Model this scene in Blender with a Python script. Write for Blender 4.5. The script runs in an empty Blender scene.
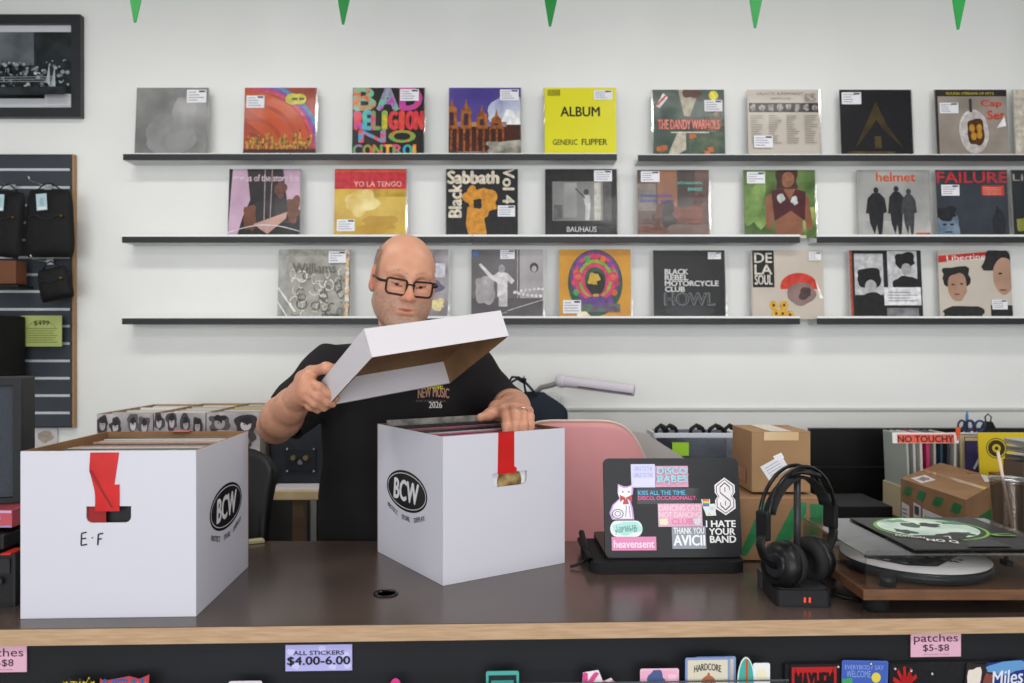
import bpy, math, random
import numpy as np
from mathutils import Vector, Matrix, Euler, noise
from mathutils.geometry import tessellate_polygon
from mathutils.bvhtree import BVHTree
random.seed(7)
C = bpy.context.scene.collection
F = 796.0; HY = 345.0; CZ = 1.545; TOP = 1.0
PI = math.pi
def at(px, py, D):                      # photo pixel at distance D -> world point
    return Vector(((px-512)/F*D, D, CZ-(py-HY)/F*D))
# ---------------------------------------------------------------- materials
def lin(h):
    if isinstance(h, str):
        h = h.lstrip('#'); h = tuple(int(h[i:i+2], 16) for i in (0, 2, 4))
    r = []
    for c in h[:3]:
        c /= 255.0
        r.append(c/12.92 if c <= .04045 else ((c+.055)/1.055)**2.4)
    return (*r, 1)
_m = {}
def mat(col, rough=.6, metal=0, coat=0, c2=None, scale=20, detail=3, lo=.35, hi=.65, bump=0, bscale=None,
        stretch=(1, 1, 1), spec=.3, trans=0, alpha=1, attr=None, emit=0, sss=0, sheen=0):
    key = (str(col), rough, metal, coat, str(c2), scale, detail, lo, hi, bump, bscale, stretch, spec, trans, alpha, attr, emit, sss, sheen)
    if key in _m: return _m[key]
    m = bpy.data.materials.new('m_' + str(col).strip('#()').replace(', ', '_')); m.use_nodes = True
    nt = m.node_tree; b = nt.nodes['Principled BSDF']; L = nt.links.new
    b.inputs['Base Color'].default_value = lin(col)
    b.inputs['Roughness'].default_value = rough; b.inputs['Metallic'].default_value = metal
    b.inputs['Coat Weight'].default_value = coat; b.inputs['Coat Roughness'].default_value = .12
    b.inputs['Specular IOR Level'].default_value = spec
    b.inputs['Transmission Weight'].default_value = trans; b.inputs['Alpha'].default_value = alpha
    if sheen: b.inputs['Sheen Weight'].default_value = sheen
    if sss:
        b.inputs['Subsurface Weight'].default_value = sss
        b.inputs['Subsurface Radius'].default_value = (.012, .004, .002); b.inputs['Subsurface Scale'].default_value = 1
    if emit:
        b.inputs['Emission Color'].default_value = lin(col); b.inputs['Emission Strength'].default_value = emit
    tc = mp = None
    if c2 is not None or bump:
        tc = nt.nodes.new('ShaderNodeTexCoord'); mp = nt.nodes.new('ShaderNodeMapping')
        L(tc.outputs['Object'], mp.inputs[0]); mp.inputs['Scale'].default_value = stretch
    if c2 is not None:
        n = nt.nodes.new('ShaderNodeTexNoise'); n.inputs['Scale'].default_value = scale; n.inputs['Detail'].default_value = detail
        L(mp.outputs[0], n.inputs['Vector'])
        r = nt.nodes.new('ShaderNodeValToRGB'); L(n.outputs[0], r.inputs[0])
        r.color_ramp.elements[0].position = lo; r.color_ramp.elements[0].color = lin(col)
        r.color_ramp.elements[1].position = hi; r.color_ramp.elements[1].color = lin(c2)
        L(r.outputs[0], b.inputs['Base Color'])
    if attr:
        a = nt.nodes.new('ShaderNodeAttribute'); a.attribute_name = attr; L(a.outputs['Color'], b.inputs['Base Color'])
    if bump:
        n2 = nt.nodes.new('ShaderNodeTexNoise'); n2.inputs['Scale'].default_value = bscale or scale; n2.inputs['Detail'].default_value = 4
        L(mp.outputs[0], n2.inputs['Vector'])
        bp = nt.nodes.new('ShaderNodeBump'); bp.inputs['Strength'].default_value = bump; bp.inputs['Distance'].default_value = .01
        L(n2.outputs[0], bp.inputs['Height']); L(bp.outputs[0], b.inputs['Normal'])
        if coat: L(bp.outputs[0], b.inputs['Coat Normal'])
    _m[key] = m
    return m
def clear(col='#ffffff', fac=.12, rough=.05, name='clear_plastic', ior=1.45):     # thin clear sheet
    key = ('clear', col, fac, rough, ior)
    if key in _m: return _m[key]
    m = bpy.data.materials.new(name); m.use_nodes = True; nt = m.node_tree; nt.nodes.clear(); L = nt.links.new
    o = nt.nodes.new('ShaderNodeOutputMaterial'); t = nt.nodes.new('ShaderNodeBsdfTransparent'); t.inputs[0].default_value = lin(col)
    g = nt.nodes.new('ShaderNodeBsdfGlossy'); g.inputs['Roughness'].default_value = rough
    fr = nt.nodes.new('ShaderNodeFresnel'); fr.inputs[0].default_value = 1.45
    ad = nt.nodes.new('ShaderNodeMath'); ad.operation = 'ADD'; ad.inputs[1].default_value = fac; ad.use_clamp = True
    mx = nt.nodes.new('ShaderNodeMixShader')
    ge = nt.nodes.new('ShaderNodeNewGeometry'); io = nt.nodes.new('ShaderNodeMath'); io.operation = 'MULTIPLY_ADD'; io.inputs[1].default_value = 1/ior-ior; io.inputs[2].default_value = ior
    L(ge.outputs['Backfacing'], io.inputs[0]); L(io.outputs[0], fr.inputs[0]); L(fr.outputs[0], ad.inputs[0]); L(ad.outputs[0], mx.inputs[0]); L(t.outputs[0], mx.inputs[1]); L(g.outputs[0], mx.inputs[2]); L(mx.outputs[0], o.inputs[0])
    _m[key] = m
    return m
# ---------------------------------------------------------------- mesh builder
class MB:
    def __init__(s): s.v = []; s.f = []; s.mi = []; s.m = []; s.sm = []
    def _mat(s, m):
        if m not in s.m: s.m.append(m)
        return s.m.index(m)
    def add(s, vs, fs, m, smooth=False, M=None):
        o = len(s.v); k = s._mat(m)
        for p in vs:
            p = Vector(p); s.v.append(M @ p if M is not None else p)
        for f in fs: s.f.append([i+o for i in f]); s.mi.append(k); s.sm.append(smooth)
        return s
    def box(s, c, d, m, M=None, rz=0, mats=None):
        x, y, z = d[0]/2, d[1]/2, d[2]/2
        vs = [Vector((a*x, b*y, e*z)) for a in (-1, 1) for b in (-1, 1) for e in (-1, 1)]
        R = Matrix.Rotation(rz, 3, 'Z')
        vs = [R @ v + Vector(c) for v in vs]
        fs = [(0, 1, 3, 2), (4, 6, 7, 5), (0, 4, 5, 1), (2, 3, 7, 6), (0, 2, 6, 4), (1, 5, 7, 3)]   # -x +x -y +y -z +z
        if mats is None: return s.add(vs, fs, m, False, M)
        for f, mm in zip(fs, mats): s.add([vs[i] for i in f], [(0, 1, 2, 3)], mm or m, False, M)
        return s
    def prism(s, pts, z0, z1, m, M=None, mside=None, smooth=False):     # polygon in xy extruded in z
        n = len(pts)
        top = [(p[0], p[1], z1) for p in pts]; bot = [(p[0], p[1], z0) for p in pts]
        s.add(top, [tuple(range(n))], m, False, M); s.add(bot, [tuple(reversed(range(n)))], m, False, M)
        s.add(bot+top, [(i, (i+1) % n, n+(i+1) % n, n+i) for i in range(n)], mside or m, smooth, M)
        return s
    def holed(s, outer, hole, z0, z1, m, mback=None, medge=None, M=None):
        loops = [outer, hole]; flat = outer+hole
        tri = tessellate_polygon([[Vector((p[0], p[1], 0)) for p in l] for l in loops])
        def orient(t, up):
            a, b, c = [Vector((*flat[i][:2], 0)) for i in t]
            return t if ((b-a).cross(c-a).z > 0) == up else t[::-1]
        s.add([(p[0], p[1], z1) for p in flat], [orient(t, True) for t in tri], m, False, M)
        s.add([(p[0], p[1], z0) for p in flat], [orient(t, False) for t in tri], mback or m, False, M)
        for lp in loops:
            n = len(lp)
            s.add([(p[0], p[1], z0) for p in lp]+[(p[0], p[1], z1) for p in lp], [(i, (i+1) % n, n+(i+1) % n, n+i) for i in range(n)], medge or m, False, M)
        return s
    def lathe(s, prof, m, M=None, n=32, smooth=True, sy=1):
        vs = []; fs = []
        for r, z in prof:
            for k in range(n): a = 2*PI*k/n; vs.append((r*math.cos(a), r*math.sin(a)*sy, z))
        for j in range(len(prof)-1):
            for k in range(n):
                k2 = (k+1) % n; fs.append((j*n+k, j*n+k2, (j+1)*n+k2, (j+1)*n+k))
        if prof[0][0] > 1e-6: fs.append(tuple(reversed(range(n))))
        if prof[-1][0] > 1e-6: fs.append(tuple(range((len(prof)-1)*n, len(prof)*n)))
        return s.add(vs, fs, m, smooth, M)
    def cyl(s, a, b, r, m, r2=None, n=20, M=None, smooth=True):
        a = Vector(a); b = Vector(b); d = b-a; q = d.to_track_quat('Z', 'Y').to_matrix().to_4x4()
        T = Matrix.Translation(a) @ q
        if M is not None: T = M @ T
        r2 = r if r2 is None else r2; n_ = n; L_ = d.length
        vs = [(r*math.cos(2*PI*k/n), r*math.sin(2*PI*k/n), 0) for k in range(n)]+[(r2*math.cos(2*PI*k/n), r2*math.sin(2*PI*k/n), L_) for k in range(n)]
        s.add(vs, [(k, (k+1) % n, n+(k+1) % n, n+k) for k in range(n)], m, smooth, T)
        s.add(vs[:n], [tuple(reversed(range(n)))], m, False, T); s.add(vs[n:], [tuple(range(n))], m, False, T)
        return s
    def tube(s, pts, r, m, n=10, M=None, closed=False, flat=None):     # flat=(rx, ry, up)
        P = [Vector(p) for p in pts]; N = len(P); vs = []; fs = []
        rr = r if isinstance(r, (list, tuple)) else [r]*N
        up0 = Vector(flat[2]) if flat else None; prev = None
        for i, p in enumerate(P):
            if closed: t = P[(i+1) % N]-P[i-1]
            else: t = P[min(i+1, N-1)]-P[max(i-1, 0)]
            t.normalize()
            if up0 is not None: u = up0-t*up0.dot(t)
            elif prev is None: u = t.orthogonal()
            else: u = prev-t*prev.dot(t)
            u.normalize(); prev = u; w = t.cross(u)
            a_, b_ = (flat[0], flat[1]) if flat else (rr[i], rr[i])
            for k in range(n): a = 2*PI*k/n; vs.append(p+w*(math.cos(a)*a_)+u*(math.sin(a)*b_))
        R_ = N if closed else N-1
        for i in range(R_):
            j = (i+1) % N
            for k in range(n): k2 = (k+1) % n; fs.append((i*n+k, i*n+k2, j*n+k2, j*n+k))
        if not closed: fs.append(tuple(reversed(range(n)))); fs.append(tuple(range((N-1)*n, N*n)))
        return s.add(vs, fs, m, True, M)
    def ball(s, c, r, m, M=None, n=20):
        rx, ry, rz = r if isinstance(r, (tuple, list)) else (r, r, r)
        vs = [(c[0], c[1], c[2]-rz)]; fs = []; h = n//2
        for j in range(1, h):
            ph = -PI/2+PI*j/h
            for k in range(n): a = 2*PI*k/n; vs.append((c[0]+rx*math.cos(ph)*math.cos(a), c[1]+ry*math.cos(ph)*math.sin(a), c[2]+rz*math.sin(ph)))
        vs.append((c[0], c[1], c[2]+rz)); T = len(vs)-1
        for k in range(n): fs.append((0, 1+(k+1) % n, 1+k)); fs.append((T, 1+(h-2)*n+k, 1+(h-2)*n+(k+1) % n))
        for j in range(h-2):
            for k in range(n): k2 = (k+1) % n; fs.append((1+j*n+k, 1+j*n+k2, 1+(j+1)*n+k2, 1+(j+1)*n+k))
        return s.add(vs, fs, m, True, M)
    def grid(s, fn, nu, nv, m, M=None, smooth=True, flip=False):
        vs = [fn(i/nu, j/nv) for j in range(nv+1) for i in range(nu+1)]
        fs = []
        for j in range(nv):
            for i in range(nu):
                a = j*(nu+1)+i; q = (a, a+1, a+nu+2, a+nu+1); fs.append(q[::-1] if flip else q)
        return s.add(vs, fs, m, smooth, M)
    def build(s, name, parent=None, bevel=0, solid=0, seg=2):
        me = bpy.data.meshes.new(name); me.from_pydata([tuple(v) for v in s.v], [], s.f)
        for m in s.m: me.materials.append(m)
        me.polygons.foreach_set('material_index', s.mi); me.polygons.foreach_set('use_smooth', s.sm); me.update()
        o = bpy.data.objects.new(name, me); C.objects.link(o)
        if parent is not None: o.parent = parent
        if solid: md = o.modifiers.new('solid', 'SOLIDIFY'); md.thickness = solid; md.offset = 0
        if bevel: md = o.modifiers.new('bevel', 'BEVEL'); md.width = bevel; md.segments = seg; md.limit_method = 'ANGLE'; md.angle_limit = .6
        return o
def tag(o, label, cat, group=None, kind=None):
    if label: o['label'] = label
    if cat: o['category'] = cat
    if group: o['group'] = group
    if kind: o['kind'] = kind
    return o
def struct(o, label=None): o['kind'] = 'structure'; (label and o.__setitem__('label', label)); return o
def thing(name, label, cat, loc=(0, 0, 0), rot=(0, 0, 0), group=None):
    o = bpy.data.objects.new(name, None); C.objects.link(o); o.location = loc; o.rotation_euler = rot; o.empty_display_size = .05
    return tag(o, label, cat, group)
def rrect(x0, y0, x1, y1, r, n=5):
    out = []
    for cx, cy, a0 in ((x1-r, y1-r, 0), (x0+r, y1-r, 90), (x0+r, y0+r, 180), (x1-r, y0+r, 270)):
        for k in range(n+1): a = math.radians(a0+90*k/n); out.append((cx+r*math.cos(a), cy+r*math.sin(a)))
    return out
# ---------------------------------------------------------------- lettering and flat print
_tx = {}
def glyphs(body, bold=0, shear=0):
    bold = 0; key = (body, bold, shear)
    if key not in _tx:
        cu = bpy.data.curves.new('t', 'FONT'); cu.body = body; cu.offset = bold; cu.shear = shear; cu.resolution_u = 3
        cu.align_x = 'LEFT'; cu.space_line = .8
        ob = bpy.data.objects.new('t', cu); C.objects.link(ob)
        dg = bpy.context.evaluated_depsgraph_get(); dg.update()
        me = bpy.data.meshes.new_from_object(ob.evaluated_get(dg))
        vs = [v.co.copy() for v in me.vertices]; fs = [tuple(p.vertices) for p in me.polygons]
        bpy.data.objects.remove(ob); bpy.data.curves.remove(cu); bpy.data.meshes.remove(me)
        x0 = min(v.x for v in vs); x1 = max(v.x for v in vs); y0 = min(v.y for v in vs); y1 = max(v.y for v in vs)
        _tx[key] = ([((v.x-x0)/(x1-x0), (v.y-y0)/max(y1-y0, 1e-6)) for v in vs], fs)
    return _tx[key]
class Print:
    """flat ink layers on a rectangle: origin o, edges U and V (full width / height), out normal N"""
    def __init__(s, o, U, V, N, rough=.45, coat=.12, step=.00012, clip=True, start=.0004, bump=0, mottle=False):
        s.mottle = mottle
        s.o, s.U, s.V, s.N = Vector(o), Vector(U), Vector(V), Vector(N).normalized()
        s.mb = MB(); s.k = start; s.step = step; s.rough = rough; s.coat = coat; s.clip = clip; s.asp = s.U.length/s.V.length; s.bump = bump
    def M(s, c):
        if isinstance(c, tuple): return mat(c[0], s.rough, coat=s.coat, c2=c[1], scale=c[2] if len(c) > 2 else 30, detail=c[3] if len(c) > 3 else 5, bump=s.bump, bscale=14)
        if s.mottle and isinstance(c, str):
            q = [int(c[i:i+2], 16) for i in (1, 3, 5)]; c2 = '#%02x%02x%02x' % tuple(min(255, int(v*1.1+6)) for v in q); c1 = '#%02x%02x%02x' % tuple(int(v*.93) for v in q)
            return mat(c1, s.rough, coat=s.coat, c2=c2, scale=38, detail=6, lo=.38, hi=.66, bump=s.bump, bscale=14)
        return c if not isinstance(c, str) else mat(c, s.rough, coat=s.coat, bump=s.bump, bscale=14)
    def pt(s, x, y):
        if s.clip: x = min(max(x, 0), 1); y = min(max(y, 0), 1)
        return s.o+s.U*x+s.V*y+s.N*s.k
    def raw(s, vs, fs, c):
        flip = s.U.cross(s.V).dot(s.N) < 0
        s.mb.add([s.pt(*v) for v in vs], [f[::-1] if flip else f for f in fs], s.M(c)); s.k += s.step; return s
    def poly(s, pts, c):
        tri = tessellate_polygon([[Vector((p[0], p[1], 0)) for p in pts]]); fs = []
        for t in tri:
            a, b, d = [Vector((*pts[i][:2], 0)) for i in t]
            fs.append(t if (b-a).cross(d-a).z > 0 else t[::-1])
        return s.raw(pts, fs, c)
    def rect(s, x0, y0, x1, y1, c): return s.raw([(x0, y0), (x1, y0), (x1, y1), (x0, y1)], [(0, 1, 2, 3)], c)
    def ell(s, cx, cy, rx, ry, c, n=28, a0=0, a1=360):
        full = a1-a0 >= 360; N = n if full else n+1
        pts = [(cx+rx*math.cos(math.radians(a0+(a1-a0)*k/n)), cy+ry*math.sin(math.radians(a0+(a1-a0)*k/n))) for k in range(N)]
        return s.raw(pts, [tuple(range(N))], c)
    def ring(s, cx, cy, rx, ry, w, c, n=40, a0=0, a1=360):
        vs = []
        for k in range(n+1):
            a = math.radians(a0+(a1-a0)*k/n)
            for q in (1, 1-w): vs.append((cx+rx*q*math.cos(a), cy+ry*q*math.sin(a)))
        return s.raw(vs, [(2*k, 2*k+2, 2*k+3, 2*k+1) for k in range(n)], c)
    def blob(s, cx, cy, rx, ry, c, seed=0, amp=.3, n=26):
        pts = []
        for k in range(n):
            a = 2*PI*k/n; q = 1+amp*noise.noise(Vector((math.cos(a)*1.5+seed*7.3, math.sin(a)*1.5, seed*3.1)))*1.8
            pts.append((cx+rx*q*math.cos(a), cy+ry*q*math.sin(a)))
        return s.poly(pts, c)
    def text(s, t, x0, y0, x1, y1, c, bold=.02, rot=0, shear=0, arc=0):
        vs, fs = glyphs(t, bold, shear); cx, cy = (x0+x1)/2, (y0+y1)/2; cr, sr = math.cos(rot), math.sin(rot); out = []
        for u, v in vs:
            x = (u-.5)*(x1-x0); y = (v-.5)*(y1-y0)+arc*(1-4*(u-.5)**2)
            if rot:
                X = x*s.asp; x, y = (X*cr-y*sr)/s.asp, X*sr+y*cr
            out.append((cx+x, cy+y))
        d = min(bold, .1)*(y1-y0)*.9; c = s.M(c); k0 = s.k
        for sx, sy in (((0, 0),) if d < 1e-5 else ((-1, 0), (1, 0), (0, -.7), (0, .7), (0, 0))):
            s.k = k0 = k0+.00004; dx, dy = sx*d*cr-sy*d*sr, sx*d*sr+sy*d*cr; s.raw([(a+dx/s.asp, b+dy) for a, b in out], fs, c)
        return s
    def line(s, x0, y0, x1, y1, w, c):
        d = math.hypot(x1-x0, y1-y0) or 1; nx, ny = -(y1-y0)/d*w/2, (x1-x0)/d*w/2
        return s.raw([(x0-nx, y0-ny), (x1-nx, y1-ny), (x1+nx, y1+ny), (x0+nx, y0+ny)], [(0, 1, 2, 3)], c)
    def build(s, name, parent): return s.mb.build(name, parent)
# ---------------------------------------------------------------- signed distance modelling
class SDF:
    def __init__(s, lo, hi, h):
        s.lo = np.array(lo, float); s.h = h; s.n = np.ceil((np.array(hi)-s.lo)/h).astype(int)+1
        s.F = np.full(s.n, .5, np.float32)
    def block(s, lo, hi):
        a = np.clip(np.floor((np.array(lo)-s.lo)/s.h).astype(int), 0, s.n-1); b = np.clip(np.ceil((np.array(hi)-s.lo)/s.h).astype(int)+1, 1, s.n)
        if (b <= a).any(): return None
        ax = [(s.lo[i]+s.h*np.arange(a[i], b[i])).astype(np.float32) for i in range(3)]
        return (slice(a[0], b[0]), slice(a[1], b[1]), slice(a[2], b[2])), np.meshgrid(*ax, indexing='ij', copy=False)
    def op(s, fn, lo, hi, k=.01, mode='add', T=None):
        m = k+4*s.h; r = s.block(np.array(lo)-m, np.array(hi)+m)
        if r is None: return
        sl, (X, Y, Z) = r
        if T is not None:      # to local coordinates: p = R^T (P - t)
            t, R = T; X = X-t[0]; Y = Y-t[1]; Z = Z-t[2]
            X, Y, Z = (R[0][0]*X+R[1][0]*Y+R[2][0]*Z, R[0][1]*X+R[1][1]*Y+R[2][1]*Z, R[0][2]*X+R[1][2]*Y+R[2][2]*Z)
        d = fn(X, Y, Z).astype(np.float32); A = s.F[sl]
        if mode == 'sub': d = -d; q = np.maximum(k-np.abs(A-d), 0)/k; s.F[sl] = np.maximum(A, d)+q*q*k*.25
        elif mode == 'int': q = np.maximum(k-np.abs(A-d), 0)/k; s.F[sl] = np.maximum(A, d)+q*q*k*.25
        else: q = np.maximum(k-np.abs(A-d), 0)/k; s.F[sl] = np.minimum(A, d)-q*q*k*.25
    def cone(s, a, b, r1, r2, k=.01, mode='add', T=None, L=None):
        a = np.array(a, float); b = np.array(b, float)
        if T is not None: t, R = T; R = np.array(R); wa, wb = np.array(t)+R@a, np.array(t)+R@b
        else: wa, wb = a, b
        r = max(r1, r2)
        def fn(X, Y, Z):
            d = b-a; l2 = d@d+1e-12
            px, py, pz = X-a[0], Y-a[1], Z-a[2]
            u = np.clip((px*d[0]+py*d[1]+pz*d[2])/l2, 0, 1)
            return np.sqrt((px-u*d[0])**2+(py-u*d[1])**2+(pz-u*d[2])**2)-(r1+(r2-r1)*u)
        s.op(fn, np.minimum(wa, wb)-r, np.maximum(wa, wb)+r, k, mode, T)
    def ell(s, c, r, k=.01, mode='add', T=None, R2=None):
        c = np.array(c, float); r = np.array(r, float)
        wc = np.array(T[0])+np.array(T[1])@c if T is not None else c
        def fn(X, Y, Z):
            x, y, z = X-c[0], Y-c[1], Z-c[2]
            if R2 is not None:
                x, y, z = (R2[0][0]*x+R2[1][0]*y+R2[2][0]*z, R2[0][1]*x+R2[1][1]*y+R2[2][1]*z, R2[0][2]*x+R2[1][2]*y+R2[2][2]*z)
            k0 = np.sqrt((x/r[0])**2+(y/r[1])**2+(z/r[2])**2); k1 = np.sqrt((x/r[0]**2)**2+(y/r[1]**2)**2+(z/r[2]**2)**2)+1e-9
            return k0*(k0-1)/k1
        m = r.max() if (T is not None or R2 is not None) else r
        s.op(fn, wc-m, wc+m, k, mode, T)
    def mesh(s, name, m, parent=None, smooth=True):
        Fv = s.F; S = Fv < 0
        c = np.zeros(tuple(s.n-1), np.uint8)
        offs = [(i, j, k) for i in (0, 1) for j in (0, 1) for k in (0, 1)]
        nx, ny, nz = s.n
        for i, j, k in offs: c += S[i:nx-1+i, j:ny-1+j, k:nz-1+k]
        idx = np.argwhere((c > 0) & (c < 8)); del c
        vals = np.stack([Fv[idx[:, 0]+i, idx[:, 1]+j, idx[:, 2]+k] for i, j, k in offs], 1).astype(np.float64)
        P = np.zeros((len(idx), 3)); cnt = np.zeros(len(idx))
        for e in range(8):
            for f in range(e+1, 8):
                o1, o2 = np.array(offs[e]), np.array(offs[f])
                if np.abs(o1-o2).sum() != 1: continue
                va, vb = vals[:, e], vals[:, f]; cr = (va < 0) != (vb < 0)
                t = np.where(cr, va/np.where(cr, va-vb, 1), 0)
                P += np.where(cr[:, None], o1+(o2-o1)*t[:, None], 0); cnt += cr
        P = (P/cnt[:, None]+idx)*s.h+s.lo
        ids = np.full(tuple(s.n-1), -1, np.int32); ids[tuple(idx.T)] = np.arange(len(idx)); quads = []
        for ax in range(3):
            a = [slice(None)]*3; b = [slice(None)]*3; a[ax] = slice(0, -1); b[ax] = slice(1, None)
            S1, S2 = S[tuple(a)], S[tuple(b)]; e = np.argwhere(S1 != S2); e_in = S1[tuple(e.T)]
            u, w = [(1, 2), (2, 0), (0, 1)][ax]
            ok = (e[:, u] > 0) & (e[:, w] > 0) & (e[:, u] < s.n[u]-1) & (e[:, w] < s.n[w]-1); e = e[ok]; e_in = e_in[ok]
            def cell(du, dw):
                q = e.copy(); q[:, u] += du; q[:, w] += dw; return ids[tuple(q.T)]
            Q = np.stack([cell(-1, -1), cell(0, -1), cell(0, 0), cell(-1, 0)], 1)
            Q[~e_in] = Q[~e_in][:, ::-1]; quads.append(Q)
        Q = np.concatenate(quads); Q = Q[(Q >= 0).all(1)]
        me = bpy.data.meshes.new(name); me.vertices.add(len(P)); me.vertices.foreach_set('co', P.ravel())
        me.loops.add(Q.size); me.loops.foreach_set('vertex_index', Q.ravel().astype(np.int32))
        me.polygons.add(len(Q)); me.polygons.foreach_set('loop_start', np.arange(0, Q.size, 4, dtype=np.int32))
        me.polygons.foreach_set('loop_total', np.full(len(Q), 4, np.int32)); me.update(calc_edges=True)
        me.polygons.foreach_set('use_smooth', [smooth]*len(Q)); me.materials.append(m)
        o = bpy.data.objects.new(name, me); C.objects.link(o)
        if parent is not None: o.parent = parent
        return o, P, Q
# ---------------------------------------------------------------- common materials
CARD = mat('#94714f', .85, c2='#886647', scale=14, bump=.05, bscale=60)
CARDD = mat('#8c6238', .85, c2='#7e5630', scale=14)
WHITEB = mat('#cbcad4', .6, bump=.015, bscale=12)
BLACK = mat('#0b0b0d', .5); BLACKG = mat('#08080a', .22); BLACKM = mat('#0d0d0f', .8)
RED = mat('#c41a1a', .32, c2='#b51414', scale=18, bump=.06, bscale=30)
WHITE = mat('#e9e9e9', .5); STEEL = mat('#b9bcc0', .3, metal=1); PAPER = mat('#e4e2e2', .7)
WOOD = mat('#6f4d36', .45, c2='#593c28', scale=10, detail=6, stretch=(1.2, 9, 9), bump=.03)
PLY = mat('#bd9f80', .65, c2='#ab8c6c', scale=14, detail=6, stretch=(1, 10, 16))
# ================================================================ THE ROOM
WY = 3.56
WALL = mat('#ecedeb', .55, c2='#e7e8e6', scale=1.6, bump=.015, bscale=70)
struct(MB().box((.1, WY+.05, 1.6), (7.2, .1, 3.3), WALL).build('wall_back'))
struct(MB().box((-3.45, .4, 1.6), (.1, 6.42, 3.3), WALL).build('wall_left'))
struct(MB().box((3.65, .4, 1.6), (.1, 6.42, 3.3), WALL).build('wall_right'))
struct(MB().box((.1, .4, -.05), (7.2, 6.42, .1), mat('#6f6a64', .5, c2='#5f5b56', scale=3)).build('floor'))
struct(MB().box((.1, .4, 3.3), (7.2, 6.42, .1), mat('#cfcfcc', .8)).build('ceiling'))
w = MB()   # street front: pier, low wall and lintel round a shop window behind the camera
w.box((-3.1, -2.8, 1.6), (.7, .12, 3.3), WALL).box((3.3, -2.8, 1.6), (.7, .12, 3.3), WALL).box((.1, -2.8, .2), (5.7, .12, .5), WALL).box((.1, -2.8, 3.1), (5.7, .12, .35), WALL)
struct(w.build('wall_front'))
w = MB()
for x in (-2.73, -.9, 1.05, 2.93): w.box((x, -2.8, 1.69), (.06, .1, 2.48), BLACK)
w.box((.1, -2.8, .47), (5.7, .1, .05), BLACK).box((.1, -2.8, 2.9), (5.7, .1, .05), BLACK)
struct(w.build('window_1'))
# painted ledge board along the back wall with a shadow gap over it
a = at(566, 409, WY); b = at(1060, 407.5, WY)
t = MB(); t.box(((a.x+3.6)/2, WY-.009, a.z-.0), (3.6-a.x, .018, .012), mat('#c9c9c6', .5)).box(((a.x+3.6)/2, WY-.005, a.z-.13), (3.6-a.x, .01, .24), mat('#dcdcd9', .5))
struct(t.build('trim_1', bevel=.002))
struct(MB().box((.1, WY-.01, .07), (7.1, .02, .14), mat('#cfcfcc', .5)).build('baseboard_back'))

# ================================================================ RECORD LEDGES
GREYL = mat('#2b2d30', .45); UND = mat('#d4d5d4', .5); LIPW = mat('#f0f1f0', .35)
ROWZ = {1: at(0, 154.5, 3.46).z, 2: at(0, 237, 3.46).z, 3: at(0, 318.5, 3.46).z}
def ledge(row, px0, px1, label, dz=0):
    z = ROWZ[row]+dz; x0 = at(px0, 0, 3.455).x; x1 = at(px1, 0, 3.455).x; cx = (x0+x1)/2; L = x1-x0
    t = thing('record_ledge', label, 'shelf', (cx, WY, z), group='long wall ledges that carry the records')
    MB().box((0, -.05, -.022), (L, .098, .005), UND).box((0, -.1035, -.0125), (L, .006, .026), GREYL).box((0, -.003, -.01), (L, .006, .03), UND).build('rail', t, bevel=.001)
    h = .009 if row > 1 else .004
    MB().box((0, -.1035, .001+h/2), (L, .004, h), LIPW).build('white_lip', t, bevel=.0008)
ledge(1, 123, 290, 'left end length of the top row of record ledges')
ledge(1, 290.5, 617, 'top row record ledge length under the yellow ALBUM sleeve')
ledge(1, 638, 962, 'top row record ledge length under the cream and black arrow sleeves', -.004)
ledge(1, 962.5, 1200, 'top row record ledge length at the right edge of the photo', -.004)
ledge(2, 122, 472, 'middle row record ledge length under the red and gold sleeve')
ledge(2, 472.5, 800, 'middle row record ledge length from the orange figure sleeve to the garden sleeve')
ledge(2, 817, 1200, 'middle row record ledge length right of the gap, under FAILURE')
ledge(3, 122, 500, 'bottom row record ledge length behind the man')
ledge(3, 500.5, 800, 'bottom row record ledge length under HOWL')
ledge(3, 817, 1200, 'bottom row record ledge length right of the gap')

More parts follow.
